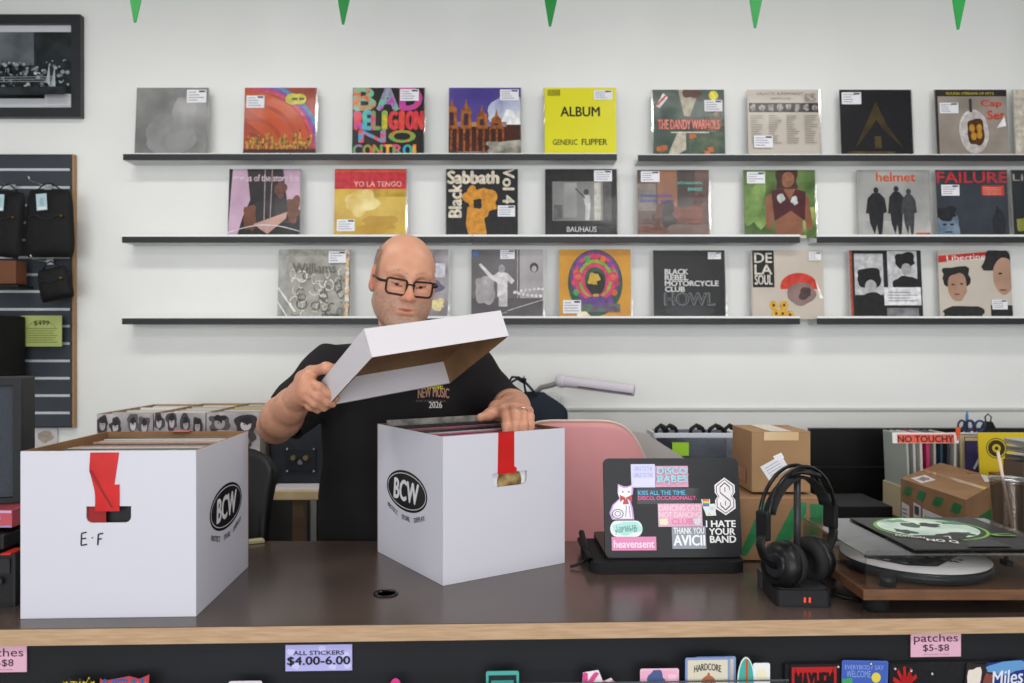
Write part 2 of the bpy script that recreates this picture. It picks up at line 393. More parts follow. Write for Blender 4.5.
# ================================================================ RECORDS ON THE WALL
def price(p, x0, y0, x1, y1, seed=0):
    p.rect(x0, y0, x1, y1, '#e9e9ee'); r = random.Random(seed)
    w, h = x1-x0, y1-y0
    for k in range(4):
        yy = y1-h*(.2+.2*k); p.rect(x0+w*.08, yy-h*.03, x0+w*(.45+.45*r.random()), yy+h*.03, '#8d8fa0')
    p.rect(x0+w*.62, y1-h*.2, x1-w*.06, y1-h*.06, '#444654')
def record(px, row, label, art, base='#222222', st=None, W=.317, H=.309, dz=0, cat='record', lean=4.5, edge='#d9d9d6'):
    if px > 630: H -= .009 if row == 1 else .004
    z = ROWZ[row]-.002+dz; x = at(px, 0, 3.51).x+W/2
    t = thing('record_sleeve', label, cat, (x, 3.485, z), (-math.radians(lean), 0, 0), 'records displayed on the wall ledges')
    mb = MB(); b = mat(base, .4, coat=.2, bump=.12, bscale=9); e = mat(edge, .6)
    mb.box((0, .002, H/2), (W, .004, H), b, mats=[e, e, b, e, e, e]).build('sleeve', t, bevel=.0008)
    p = Print((-W/2, 0, 0), (W, 0, 0), (0, 0, H), (0, -1, 0), rough=.4, coat=.22, bump=.12, mottle=px not in (137, 544, 653, 747))
    art(p); p.build('cover_print', t)
    if st:
        s = Print((-W/2, 0, 0), (W, 0, 0), (0, 0, H), (0, -1, 0), rough=.6, coat=0, start=p.k+.0004)
        price(s, *st, seed=int(px)); s.build('price_sticker', t)
    # open edge of the clear outer bag, catching light at one side
    g = MB(); side = 1 if int(px) % 2 else -1; n = 14; r = random.Random(int(px))
    xs = [side*(W/2+.003+.004*r.random()) for _ in range(n+1)]
    for k in range(n):
        g.add([(side*(W/2-.004), -.001, H*k/n), (xs[k], -.002, H*k/n), (xs[k+1], -.002, H*(k+1)/n), (side*(W/2-.004), -.001, H*(k+1)/n)], [(0, 1, 2, 3)] if side > 0 else [(3, 2, 1, 0)], clear(fac=.25, rough=.12))
    g.build('plastic_bag_edge', t)
    return t
def a_grey(p):
    p.rect(0, 0, 1, 1, ('#6a6a6a', '#8e8e8e', 6)); p.blob(.45, .25, .3, .3, ('#8f8f90', '#7d7d7e', 12), 3, .4); p.blob(.65, .5, .2, .35, ('#858585', '#949494', 12), 5, .4)
record(137, 1, 'plain grey cloudy record sleeve, first on the top ledge', a_grey, '#777777', (.7, .78, .97, .97))
def a_org(p):
    p.rect(0, 0, 1, 1, ('#b5401a', '#8a2a12', 9))
    for i, (r, c) in enumerate([(.98, '#3d7fb0'), (.93, '#7a3f8f'), (.88, '#c23a5a'), (.82, '#c8501f'), (.68, '#a83a16'), (.62, '#c6531f'), (.46, '#9a3212'), (.4, '#c04c1c'), (.22, '#7a2410')]):
        p.ell(.1, .12, r, r*.98, (c, '#b54218', 7) if i > 2 else c, 40, 0, 100) if i > 2 else p.ring(.1, .12, r, r, .05, c, 40, 0, 90)
    for i in range(14): p.blob(.06+.066*i, .18+.04*math.sin(i*2), .03, .07+.04*(i % 3), ('#3a1208', '#d09a3a', 60), i, .5)
    p.rect(0, 0, 1, .1, '#3a1208'); p.ell(.67, .83, .1, .085, '#b9b12a'); p.ell(.77, .83, .09, .08, '#c4b92e'); p.rect(.66, .815, .74, .85, '#3a3a18'); p.rect(.76, .815, .83, .85, '#3a3a18')
record(245, 1, 'orange sleeve with rainbow arcs over a dark silhouette band, top ledge', a_org, '#9a3414', (.03, .7, .28, .88))
def a_bad(p):
    p.rect(0, 0, 1, 1, '#151515'); r = random.Random(5); cols = ['#d8407a', '#3fae4f', '#e8b92a', '#2e9fd0', '#e05a2a', '#62c3a0', '#b04ab0', '#e84030']
    for (t, y0, y1, x0, x1) in (('BAD', .68, 1, .03, .99), ('RELIGION', .39, .65, .04, .99), ('NO', .2, .37, .1, .93), ('CONTROL', .01, .16, .02, .99)):
        n = len(t)
        for i, ch in enumerate(t):
            a = x0+(x1-x0)*i/n; b = x0+(x1-x0)*(i+.86)/n; (a, b) = (a+.03, b-.03) if ch == 'I' else (a, b); c1, c2 = r.sample(cols, 2)
            if t == 'RELIGION' and i > 3: c1, c2 = '#d8304a', '#e0503a'
            p.text(ch, a, y0, b, y1, (c1, c2, 35, 1), bold=.085)
record(353, 1, 'black sleeve filled with multicoloured block letters, top ledge', a_bad, '#151515', (.66, .8, .92, .97))
def a_tow(p):
    p.rect(0, 0, 1, 1, ('#463a86', '#5a4c9a', 5)); p.blob(.8, .6, .26, .25, ('#d8dce6', '#8f97c0', 9), 3); p.blob(.85, .5, .14, .16, '#f0f0f2', 9)
    p.rect(0, 0, 1, .46, ('#4a2316', '#2c1a1a', 14)); p.rect(0, .43, .8, .5, ('#5f6ab0', '#c08a3a', 30))
    for i, x in enumerate((.04, .24, .46, .66)):
        h = (.8, .78, .7, .64)[i]; p.poly([(x-.08, .4), (x+.08, .4), (x+.07, h-.1), (x+.02, h-.05), (x, h+.06), (x-.02, h-.05), (x-.07, h-.1)], ('#b5702c', '#7a4218', 40)); p.rect(x-.03, .45, x+.03, h-.16, '#3c2236')
    for i in range(9): p.rect(.02+.09*i, .05, .05+.09*i, .42, ('#b4622a', '#53251a', 50))
    p.blob(.8, .1, .28, .13, ('#b9b6ac', '#6f6a5c', 20), 2, .4); p.rect(0, 0, .55, .07, ('#8a8070', '#4a3020', 20))
record(449, 1, 'purple sky sleeve with golden towers and a pale cloud, top ledge', a_tow, '#3c3470', (.71, .81, .97, .97))
def a_alb(p):
    p.rect(0, 0, 1, 1, '#e0da22'); p.text('ALBUM', .23, .58, .77, .72, '#1a1a10', .04); p.text('GENERIC', .12, .165, .46, .245, '#1a1a10', .02); p.text('FLIPPER', .52, .165, .87, .25, '#1a1a10', .03)
    for i in range(9): p.rect(.05+.02*i, .88, .06+.02*i, .97, '#5a5818')
record(544, 1, 'bright yellow sleeve reading ALBUM in black', a_alb, '#ddd71f', (.69, .82, .95, .96))
def a_mil(p):
    p.rect(0, 0, 1, 1, ('#2e443c', '#4a5a52', 12)); p.poly([(.36, 1), (.66, 1), (.52, .6), (.44, .6)], '#a09a84'); p.blob(.55, .97, .14, .09, '#4a2a1c', 2)
    p.poly([(.2, 0), (.34, .35), (.46, .35), (.46, .1), (.3, 0)], '#b5ae9c'); p.rect(.5, .02, .98, .36, ('#5a6650', '#2c4a3c', 22)); p.blob(.85, .5, .14, .14, ('#8a7a60', '#2e4a42', 30), 4)
    for x, y in ((.1, .1), (.15, .12), (.75, .05), (.8, .1), (.55, .3)): p.blob(x, y, .05, .04, '#b5622c', x)
    p.poly([(.05, .75), (.15, .95), (.22, .88), (.1, .72)], '#d8d0d0'); p.line(.06, .76, .2, .92, .03, '#b5403a')
    p.ell(.85, .91, .065, .07, '#dccf2a')
    p.text('THE DANDY WARHOLS', .07, .4, .93, .55, '#b5402e', .08); p.text('THE DANDY WARHOLS', .075, .405, .925, .545, '#d09488', .01)
    p.rect(.25, .345, .78, .365, '#c8c4b8')
record(652, 1, 'green jacket sleeve with red lettering and a round yellow dot, top ledge', a_mil, '#2e443c', (.72, .67, .97, .84))
def a_gal(p):
    p.rect(0, 0, 1, 1, '#c2b9ae'); p.text('GALACTIC SUPERMARKET', .13, .92, .78, .96, '#4a4440', .01); p.text('PRESENTED TO YOU', .33, .85, .6, .88, '#6a625c')
    p.rect(.02, .66, .98, .8, '#2c2a2a')
    for i in range(8): p.blob(.08+.122*i, .73, .04, .05, ('#b5aeb0', '#5a5454', 60), i)
    r = random.Random(2)
    for c in range(4):
        for k in range(13): p.rect(.04+.245*c, .6-.034*k, .04+.245*c+.08+.1*r.random(), .61-.034*k, '#8f867c')
    p.blob(.87, .88, .08, .06, ('#6a625c', '#c2b9ae', 60), 2)
record(747, 1, 'cream sleeve with a strip of small portraits over columns of text', a_gal, '#c2b9ae', (.07, .12, .33, .3))
def a_arr(p):
    p.rect(0, 0, 1, 1, ('#141418', '#1c1c22', 6)); p.poly([(.5, .82), (.34, .45), (.2, .12), (.42, .42), (.5, .55), (.58, .42), (.88, .1), (.64, .48)], ('#4a3c1e', '#2c2618', 9))
    p.rect(.47, .12, .56, .3, '#4a3c1e'); p.rect(.1, .05, .75, .07, '#5a4a22')
record(839, 1, 'black sleeve with a dim bronze arrow', a_arr, '#141418', (.03, .78, .3, .96))
def a_tv(p):
    p.rect(0, 0, 1, 1, ('#8a8078', '#a59a90', 6)); p.rect(0, .9, 1, 1, '#2a2426'); p.rect(0, 0, .04, 1, '#2a2426'); p.text('SOUND STREAMS OF HITS', .16, .925, .82, .96, '#c8b82a', .02)
    p.ell(.52, .4, .2, .3, '#c9c5c2'); p.ell(.53, .35, .2, .31, '#bcb6b4'); p.blob(.55, .37, .12, .2, '#4a2a16', 2, .2)
    for x, y in ((.5, .42), (.6, .42), (.52, .3), (.6, .32)): p.ell(x, y, .04, .06, '#b5822e')
    p.text('Cap', .64, .72, .92, .84, '#c8402c', .04); p.text('Set', .72, .55, .95, .68, '#c8402c', .04); p.rect(.47, .66, .51, .86, '#3a3432'); p.poly([(.97, .45), (.84, .42), (.95, .6)], '#e6e6ea')
record(934, 1, 'grey-brown sleeve with a white oval window and red script, top ledge', a_tv, '#8a8078', (.06, .64, .32, .8))
def a_crm(p):
    p.rect(0, 0, 1, 1, '#c4bcae'); p.rect(.18, .55, .8, .85, '#5f8f88'); p.rect(.2, .15, .8, .48, '#88a49a')
record(1012, 1, 'cream sleeve cut by the right edge of the photo, top ledge', a_crm, '#c4bcae')
# middle row
SK = '#b98a6e'
def a_leg(p):
    p.rect(0, 0, 1, 1, ('#17181c', '#2a2228', 8)); p.poly([(.0, 0), (.02, .45), (.05, 1), (.25, 1), (.3, .55), (.2, .3), (.12, 0)], ('#c9aac0', '#b592ac', 8)); p.poly([(.02, .95), (.0, .6), (0, 1)], '#3a2a30')
    p.poly([(.75, 1), (1, 1), (1, .4), (.82, .5), (.78, .75)], ('#cdb0c4', '#a88aa0', 8)); p.blob(.3, .3, .09, .18, ('#5a3426', '#7a4a34', 12), 2); p.blob(.9, .4, .1, .18, ('#5a3020', '#83503a', 12), 4); p.blob(.72, .72, .08, .12, '#5c3a2e', 7)
    p.poly([(.35, .2), (.82, .38), (.8, .28), (.55, .06)], ('#b58a7e', '#c9a094', 10)); p.line(.5, .1, .5, 1, .012, '#a09094'); p.line(.58, .1, .6, 1, .012, '#a09094')
    p.text('stories of the story lies', .05, .79, .97, .92, '#c9b4c0', .02)
    for k in range(10): p.line(.1*k, .08+.11*math.sin(.3*k), .1*k+.1, .08+.11*math.sin(.3*(k+1)), .012, '#cfcfd4')
record(229.5, 2, 'dark sleeve with pink-sleeved arms, first on the middle ledge', a_leg, '#1a1a1e')
def a_yo(p):
    p.rect(0, 0, 1, 1, ('#b8922a', '#d8b84a', 7)); p.blob(.35, .5, .2, .16, ('#ecdc9a', '#d0ac48', 10), 3, .5); p.blob(.6, .2, .3, .12, ('#c09a2c', '#a87e1e', 10), 5, .5); p.rect(.55, .6, 1, .72, ('#8a6a22', '#c8a438', 12))
    p.rect(0, .71, 1, 1, '#b82230'); p.rect(0, .955, 1, .985, '#c8502a'); p.text('YO LA TENGO', .27, .745, .93, .82, '#e0b8a8', .002)
record(335, 2, 'sleeve with a red band over blurred gold', a_yo, '#b8922a', (.04, .1, .29, .27))
def a_sab(p):
    p.rect(0, 0, 1, 1, '#15151a')
    p.poly([(.33, 0), (.58, 0), (.53, .3), (.53, .45), (.3, .45), (.28, .2)], '#c9892c'); p.blob(.5, .52, .22, .2, '#c9892c', 12, .35); p.blob(.36, .6, .07, .15, '#c9892c', 3, .2); p.blob(.44, .5, .06, .07, '#15151a', 2)
    p.text('Sabbath', .03, .79, .73, .97, '#cfc6b4', .08); p.text('Black', -.1, .45, .36, .63, '#cfc6b4', .06, rot=PI/2)
    p.text('Vol 4', .62, .68, 1.12, .84, '#cfc6b4', .06, rot=-PI/2)
record(446, 2, 'black sleeve with a large orange shape under cream lettering', a_sab, '#15151a', (.72, .31, .96, .47))
def a_bau(p):
    p.rect(0, 0, 1, 1, '#17171a'); p.rect(.1, .25, .92, .82, ('#6d6d6d', '#8d8d8d', 5)); p.rect(.12, .27, .24, .48, '#5a5a5a'); p.rect(.26, .3, .44, .8, ('#9c9c9c', '#808080', 6)); p.rect(.68, .26, .77, .8, '#b4b2a8'); p.rect(.8, .25, .92, .82, '#4a4a4a')
    p.ell(.57, .67, .035, .04, '#3c3c3c'); p.poly([(.52, .62), (.62, .62), (.63, .45), (.61, .26), (.55, .26), (.56, .45)], '#b9b9b9'); p.line(.42, .72, .55, .58, .02, '#4a4a4a')
    p.text('BAUHAUS', .3, .09, .71, .165, '#d0d0d0', .01)
record(545, 2, 'black sleeve framing a grey photograph of a bare figure', a_bau, '#17171a', (.68, .82, .93, .98))
def a_rec(p):
    p.rect(0, 0, 1, 1, ('#54403c', '#6e5650', 9)); p.rect(.28, .45, .55, 1, ('#8a5f48', '#a0705a', 7)); p.rect(.56, .4, .8, 1, ('#3a3230', '#4c4240', 8)); p.rect(0, .4, .26, .8, ('#6f6560', '#8c827c', 16)); p.rect(0, 0, 1, .2, ('#6a5450', '#7c6660', 9))
    p.blob(.7, .35, .22, .13, ('#7c4638', '#5a342a', 14), 2, .4); p.blob(.84, .55, .09, .08, '#4c2c24', 4); p.blob(.38, .35, .16, .17, ('#2e2a2c', '#403a3c', 10), 6, .5); p.blob(.2, .12, .2, .06, '#6a4032', 8); p.poly([(.2, .12), (.28, .5), (.36, .5), (.3, .12)], '#5c382c')
    p.text('obsessions', .56, .79, .9, .84, '#5fb5a8', .02); p.text('sweet', .7, .69, .9, .745, '#5fb5a8', .02); p.text('dreams in time', .04, .6, .48, .65, '#2f52a8', .02); p.text('forever more', .04, .525, .5, .575, '#2f52a8', .02)
record(637, 2, 'brown sleeve with a reclining figure and teal and blue lettering', a_rec, '#5a4642', (.05, .82, .31, .98))
def a_gar(p):
    p.rect(0, 0, 1, 1, ('#3a5228', '#6d8a4c', 7)); p.blob(.15, .5, .16, .3, ('#8aa860', '#4a6a30', 12), 2, .5); p.blob(.9, .2, .15, .2, ('#a9b86a', '#4a6a30', 12), 3, .5)
    p.blob(.6, .8, .17, .22, '#3c2018', 4, .3); p.blob(.62, .86, .09, .11, '#8a5a42', 5, .1); p.poly([(.3, .6), (.5, .72), (.78, .72), (.9, .6), (.95, .15), (.86, .1), (.82, .5), (.8, .0), (.42, 0), (.44, .5), (.38, .12), (.3, .15)], ('#7c4c38', '#94624a', 10))
    p.poly([(.38, .7), (.55, .72), (.64, .55), (.72, .72), (.86, .68), (.84, .25), (.65, .4), (.42, .25)], ('#40181e', '#542028', 10)); p.blob(.51, .58, .05, .06, '#b9c0bc', 3); p.blob(.7, .55, .05, .06, '#b9c0bc', 6)
    p.rect(.5, 0, .85, .04, '#c0c4b8')
record(743, 2, 'garden photo sleeve with a long-haired figure in a dark red vest', a_gar, '#3f5a2a', (.05, .8, .3, .97))
def a_hel(p):
    p.rect(0, 0, 1, 1, ('#b0b0ae', '#8d8d8c', 5)); p.rect(0, 0, 1, .25, ('#a09e9c', '#c0bebc', 10))
    for cx, w, h, c in ((.25, .12, .7, '#1e1f22'), (.53, .1, .72, '#232428'), (.7, .09, .68, '#3c3d40')):
        p.ell(cx, h, .035, .045, c); p.poly([(cx-w, h-.12), (cx-w*.4, h-.04), (cx+w*.4, h-.04), (cx+w, h-.12), (cx+w*1.2, .38), (cx+w*.8, .36), (cx+w*.7, .2), (cx+w*.5, .02), (cx+.02, .02), (cx, .2), (cx-w*.3, .05), (cx-w*.8, .22), (cx-w*.9, .36), (cx-w*1.25, .36)], c)
    p.text('helmet', .26, .83, .8, .96, '#c4502c', .04); p.rect(.78, .03, .98, .08, '#c4502c')
record(857, 2, 'grey sleeve with three walking silhouettes and orange lettering', a_hel, '#a0a09e')
def a_fai(p):
    p.rect(0, 0, 1, 1, ('#2c3038', '#3c434e', 5)); p.blob(.15, .15, .16, .22, ('#7f93a8', '#4a5a6c', 14), 2, .2); p.blob(.13, .35, .15, .1, '#1c1e24', 4); p.ell(.1, .2, .03, .015, '#1c222c'); p.ell(.2, .2, .03, .015, '#1c222c'); p.rect(.1, .08, .2, .1, '#222834'); p.blob(.85, .2, .08, .3, '#20232a', 7)
    p.text('FAILURE', .02, .81, .99, .97, '#b83034', .03); p.rect(.63, .62, .94, .77, '#c03a2c'); [p.rect(.65, .64+.03*k, .9, .65+.03*k, '#e0a090') for k in range(4)]; p.rect(.62, .01, .97, .05, '#b83034')
record(935, 2, 'dark blue sleeve reading FAILURE with a pale face in the corner', a_fai, '#2c3038', (.07, .62, .32, .78))
def a_dk(p): p.rect(0, 0, 1, 1, ('#1c2024', '#2a3036', 6)); p.text('Live', .03, .84, .4, .94, '#a09a90'); p.blob(.15, .2, .1, .1, '#8a8a3c', 2)
record(1010, 2, 'near-black sleeve cut by the right edge of the photo, middle ledge', a_dk, '#1c2024')
# bottom row
def a_scr(p):
    p.rect(0, 0, 1, 1, ('#b0aea6', '#8c8a82', 14)); r = random.Random(11); p.rect(0, 0, .14, 1, ('#7a7a7a', '#b9b9b6', 12)); p.rect(.12, .9, .9, .98, '#9a9890')
    for k in range(60):
        x, y = .18+.72*r.random(), .05+.62*r.random(); p.ring(x, y, .03+.05*r.random(), .03+.06*r.random(), .2, '#55534e' if k % 2 else '#dcdad2', 12, 360*r.random(), 500*r.random()+100)
    p.text('Williams', .2, .66, .8, .8, '#66645e', .01); p.text('show', .62, .02, .85, .1, '#2c2c2a', .03)
    for k in range(9): p.blob(.96, .08+.11*k, .03, .05, ('#c9a06a', '#e6dccb', 40), k, .5)
    p.line(0, .45, .25, .1, .03, '#e6e6e8'); p.line(0, .25, .15, .02, .02, '#e6e6e8')
record(279, 3, 'pale sleeve of dense line drawing, leftmost on the bottom ledge', a_scr, '#a8a69e', (.7, .8, .94, .97))
def a_pos(p):
    p.rect(0, 0, 1, 1, ('#a9a3a6', '#7a747c', 12)); p.rect(.6, .6, .95, .8, '#c4c2cc'); p.blob(.7, .45, .2, .1, '#5f5a72', 3); p.blob(.85, .2, .1, .08, '#d8c890', 4)
record(377, 3, 'mauve-grey sleeve half hidden behind the man with glasses', a_pos, '#9a949a')
def a_bw(p):
    p.rect(0, 0, 1, 1, ('#6f6b6e', '#5a565a', 6)); p.rect(0, 0, 1, .3, ('#4c484b', '#5c585b', 9)); p.rect(.67, .3, 1, 1, ('#9a969a', '#b0acb0', 9)); p.line(.64, .3, .64, 1, .01, '#b5b1b5')
    p.blob(.19, .42, .14, .2, ('#b5b1b4', '#8c888b', 14), 2, .25); p.ell(.19, .56, .05, .06, '#a9a5a8'); p.poly([(.1, .78), (.13, .8), (.3, .62), (.38, .68), (.5, .66), (.6, .55), (.56, .5), (.5, .55), (.5, .32), (.36, .32), (.36, .52), (.26, .58)], '#cfcbce'); p.ell(.42, .72, .045, .06, '#a39fa2'); p.rect(.38, .18, .5, .34, '#b9b5b8')
    p.ell(.87, .74, .06, .07, '#3c383b'); p.ell(.87, .72, .035, .045, '#b0acaf'); p.line(.5, .12, 1, .28, .01, '#c4c0c3'); p.line(.5, .1, .1, .02, .01, '#a8a4a7')
    for i in range(14): p.blob(.6+.03*i, .38+.05*math.sin(i*3), .02, .02, '#d6d2d5', i, .4)
    p.ell(.06, .93, .04, .035, '#3d6fb5')
record(471.5, 3, 'grey photo sleeve of a figure with one arm raised, bottom ledge', a_bw, '#6a666a', (.4, .86, .6, .99), edge='#e0e0dc')
def a_psy(p):
    p.rect(0, 0, 1, 1, ('#d09a2c', '#c4862a', 8)); p.ell(.5, .52, .38, .48, '#2c4a3c', 36); p.ring(.5, .6, .34, .38, .12, '#6a3a7c'); p.ring(.5, .6, .3, .34, .16, '#c83660'); p.ring(.5, .58, .24, .28, .2, '#8a9a34'); p.ring(.5, .56, .19, .24, .22, '#c83660')
    for k in range(16):
        a = 2*PI*k/16; p.ell(.5+.29*math.cos(a), .52+.37*math.sin(a), .04, .045, ['#c8305a', '#3f9a54', '#6a3a8a', '#d0622c'][k % 4])
    p.ell(.26, .6, .07, .08, '#c83660'); p.ell(.75, .6, .07, .08, '#c83660'); p.ell(.26, .6, .035, .04, '#c06a2c'); p.ell(.75, .6, .035, .04, '#c06a2c'); p.rect(.2, .1, .84, .22, ('#6a3a6c', '#3f7a4c', 30)); p.blob(.5, .26, .16, .07, '#5a3a7c', 6)
    p.ell(.51, .51, .125, .17, '#1a1c16'); p.blob(.49, .56, .08, .1, ('#d0b040', '#b8962c', 30), 8, .3); p.blob(.56, .48, .04, .08, '#16180f', 2); p.rect(.47, .32, .55, .36, '#b8962c'); p.blob(.32, .05, .08, .05, '#e6d6b0', 3)
record(559, 3, 'golden sleeve with a round psychedelic pink and green pattern', a_psy, '#c88f2a', (.05, .08, .3, .27))
def a_howl(p):
    p.rect(0, 0, 1, 1, '#1d1e20'); p.ell(.5, .4, .42, .4, '#222325'); p.ell(.5, .12, .34, .09, '#303134')
    for i, (t, w) in enumerate((('BLACK', .32), ('REBEL', .32), ('MOTORCYCLE', .74), ('CLUB', .27))): p.text(t, .16, .65-.085*i, .16+w, .725-.085*i, '#c9c9c9', .07)
    p.text('HOWL', .15, .2, .84, .38, '#6a6c70', .07); p.text('HOWL', .16, .21, .83, .37, '#303236', .0)
record(653, 3, 'black sleeve reading HOWL under white block lettering', a_howl, '#1d1e20', (.76, .87, .94, .97))
def a_ds(p):
    p.rect(0, 0, 1, 1, ('#c8beb2', '#bdb2a6', 5)); p.rect(.02, .46, .32, 1, '#17161a')
    for t, y in (('DE', .82), ('LA', .65), ('SOUL', .5)): p.text(t, .05, y, .29, y+.14, '#cfc8c0', .03)
    p.ell(.66, .47, .26, .2, '#c2382c', 30, -10, 190); p.blob(.68, .36, .19, .16, ('#7a6260', '#9a8078', 10), 3, .15); p.blob(.74, .38, .09, .08, '#4c3a3a', 5); p.poly([(.88, .6), (.99, .3), (.94, .3)], '#ece6e2')
    for x, y in ((.3, .2), (.42, .08), (.33, .08), (.52, .06), (.44, .2)):
        for k in range(6): p.ell(x+.04*math.cos(k*1.05), y+.045*math.sin(k*1.05), .025, .025, '#d0a032', 10)
        p.ell(x, y, .02, .022, '#4c2a14', 10)
record(750.5, 3, 'cream sleeve with a red-hatted head and yellow flowers', a_ds, '#c8beb2', (.8, .85, .97, .97))
def a_duo(p):
    p.rect(0, 0, 1, 1, '#1a1a1c'); p.rect(0, 0, .04, 1, '#a3402c'); p.rect(.07, .3, .47, .95, '#b5b5b8'); p.rect(.53, .45, .94, .99, '#bcbcc0'); p.rect(.07, .02, .48, .35, '#18181a')
    p.blob(.27, .6, .17, .15, '#101012', 2, .2); p.ell(.29, .47, .08, .1, '#a9a9ac'); p.blob(.29, .2, .2, .18, '#141416', 6, .2)
    p.blob(.77, .84, .15, .12, '#121214', 4, .2); p.ell(.79, .72, .07, .09, '#9c9ca0'); p.blob(.78, .52, .18, .12, '#141416', 7, .2)
    p.rect(.47, .2, .98, .46, '#d6d6da'); [p.rect(.52, .26+.04*k, .93-.1*(k % 2), .27+.04*k, '#77777c') for k in range(4)]; p.rect(.5, .02, .94, .16, ('#56565a', '#8c8c90', 20))
record(848.5, 3, 'black and white sleeve with two dark-haired heads and a red spine', a_duo, '#1a1a1c')
def a_lib(p):
    p.rect(0, 0, 1, 1, ('#c9c0b4', '#bfb6aa', 5)); p.poly([(0, .82), (.72, .9), (.7, .98), (0, .92)], '#b82a2c'); p.text('Libertine', .12, .85, .66, .94, '#d8d0cc', .02, rot=.05)
    p.blob(.24, .62, .2, .15, '#1c1a1c', 2, .3); p.blob(.25, .46, .14, .2, ('#b5927c', '#a07c66', 9), 4, .1); p.blob(.3, .06, .34, .13, '#222022', 5); p.ell(.19, .5, .025, .012, '#2c1c18'); p.ell(.31, .51, .025, .012, '#2c1c18'); p.ell(.24, .36, .04, .012, '#7c4438')
    p.blob(.84, .82, .2, .2, '#1f1c1e', 8, .3); p.blob(.9, .62, .15, .26, ('#a5826e', '#b8937c', 9), 3, .1); p.ell(.85, .66, .03, .014, '#2c1c18'); p.rect(.7, 0, 1, .2, '#1c1a1c'); p.ell(.88, .42, .05, .014, '#7c4438')
record(937.5, 3, 'cream sleeve with two dark-haired faces under a red strip', a_lib, '#c9c0b4', (.72, .14, .93, .28))

# ================================================================ GREEN PENNANT STRING
D = 2.75
t = thing('pennant_garland', 'green pointed pennants hanging from a cord along the top of the photo', 'garland', at(550, -60, D))
o0 = at(550, -60, D); GREEN = mat('#187a34', .5)
MB().tube([(x, 0, .004*math.sin(x*4)) for x in [i*.1-1.9 for i in range(39)]], .003, WHITE, n=6).build('cord', t)
for px, ty in ((-72, 20), (135, 22.5), (343, 24.5), (550, 26.5), (755, 28), (958, 29.5), (1165, 31)):
    p = at(px, ty, D)-o0
    MB().prism([(p.x-.052, 0), (p.x-.004, p.z), (p.x+.004, p.z), (p.x+.07, 0)], -.0015, .0015, GREEN, M=Matrix.Rotation(PI/2, 4, 'X')).build('pennant', t)

# ================================================================ FRAMED PHOTOGRAPH
tl = at(-150, 16.5, 3.55); br = at(83.5, 118.5, 3.55); fw, fh = br.x-tl.x, tl.z-br.z
t = thing('framed_photograph', 'black framed crowd photograph hanging at the top left of the wall', 'picture', (tl.x, 3.555, br.z))
m = MB(); fr = .042
m.holed([(0, 0), (fw, 0), (fw, fh), (0, fh)], [(fr, fr), (fr, fh-fr), (fw-fr, fh-fr), (fw-fr, fr)], 0, .03, mat('#2c2e31', .35), M=Matrix(((1, 0, 0, 0), (0, 0, -1, 0), (0, 1, 0, 0), (0, 0, 0, 1))))
m.build('frame', t, bevel=.002)
MB().box((fw/2, -.008, fh/2), (fw-2*fr+.004, .006, fh-2*fr+.004), mat('#c9ccd2', .5)).build('mat_board', t)
p = Print((fr+.02, -.0115, fr+.045), (fw-2*fr-.028, 0, 0), (0, 0, fh-2*fr-.075), (0, -1, 0), rough=.3, coat=.3)
p.rect(0, 0, 1, 1, ('#15181a', '#30373c', 9)); p.rect(0, .5, .82, 1, ('#4a5258', '#6f767c', 7)); p.rect(.3, .45, .58, 1, ('#20262a', '#3a4248', 8)); p.rect(.83, .45, 1, 1, ('#14181a', '#2a3236', 12))
r = random.Random(4)
for k in range(420):
    x = r.random(); y = .14+.40*r.random()**1.2; s_ = .5+.9*r.random()
    p.ell(x, y, .008*s_, .022*s_, r.choice(['#9aa2a8', '#b9c0c4', '#2a3236', '#1a1f22', '#6d757b', '#8a9298']), 7)
for k in range(25): x = r.random(); p.poly([(x-.01, .1+.2*r.random()), (x+.01, .12), (x+.006, .42+.1*r.random())], r.choice(['#14181a', '#20262a', '#a8b0b4']))
for k in range(3): p.line(.3, .24-.03*k, .95, .27-.035*k, .008, '#9aa2a6')
p.rect(0, 0, 1, .12, ('#101416', '#2c3438', 14)); p.build('photo_print', t)
q = Print((fw-fr-.125, -.0115, fr+.012), (.12, 0, 0), (0, 0, .052), (0, -1, 0), start=.004)
q.rect(0, 0, 1, 1, '#d0d0d4'); [q.rect(.1, .2+.16*k, .86, .23+.16*k, '#8c8c94') for k in range(5)]; q.build('caption_card', t)

# ================================================================ SLATWALL
z0, z1 = at(0, 428.5, 3.5).z, at(0, 152.5, 3.5).z; xr = at(77.5, 0, 3.56).x-.007; x0 = -2.7
t = thing('slatwall_panel', 'dark grey slatted display panel with pale grooves on the left wall', 'display panel', (xr, 3.555, z0))
H = z1-z0; W_ = xr-x0; SL = mat('#3b4048', .55, c2='#353a42', scale=6); GR = mat('#c9ccd2', .35, metal=.3)
MB().box((-W_/2, -.012, H/2), (W_, .02, H), mat('#26292e', .6)).build('backing_board', t)
ys = [152.5, 168, 186, 204, 221.5, 239, 256.5, 274, 291, 309, 326, 343.5, 361, 378.5, 396, 413.5, 428.5]; pit = 3.5/F
m = MB()
for a, b in zip(ys[:-1], ys[1:]):
    za = z1-(a-152.5)*pit; zb = z1-(b-152.5)*pit
    m.box((-W_/2, -.022, (za+zb)/2-z0), (W_-.004, .006, za-zb-.011), SL)
m.build('slats', t, bevel=.001)
for b in ys[1:-1]: MB().box((-W_/2-.004, -.0205, z1-(b-152.5)*pit-z0), (W_-.016, .006, .011), GR).build('groove_insert', t)
MB().box((.0035, -.013, H/2), (.007, .024, H), mat('#a8845c', .6)).build('edge_strip', t)

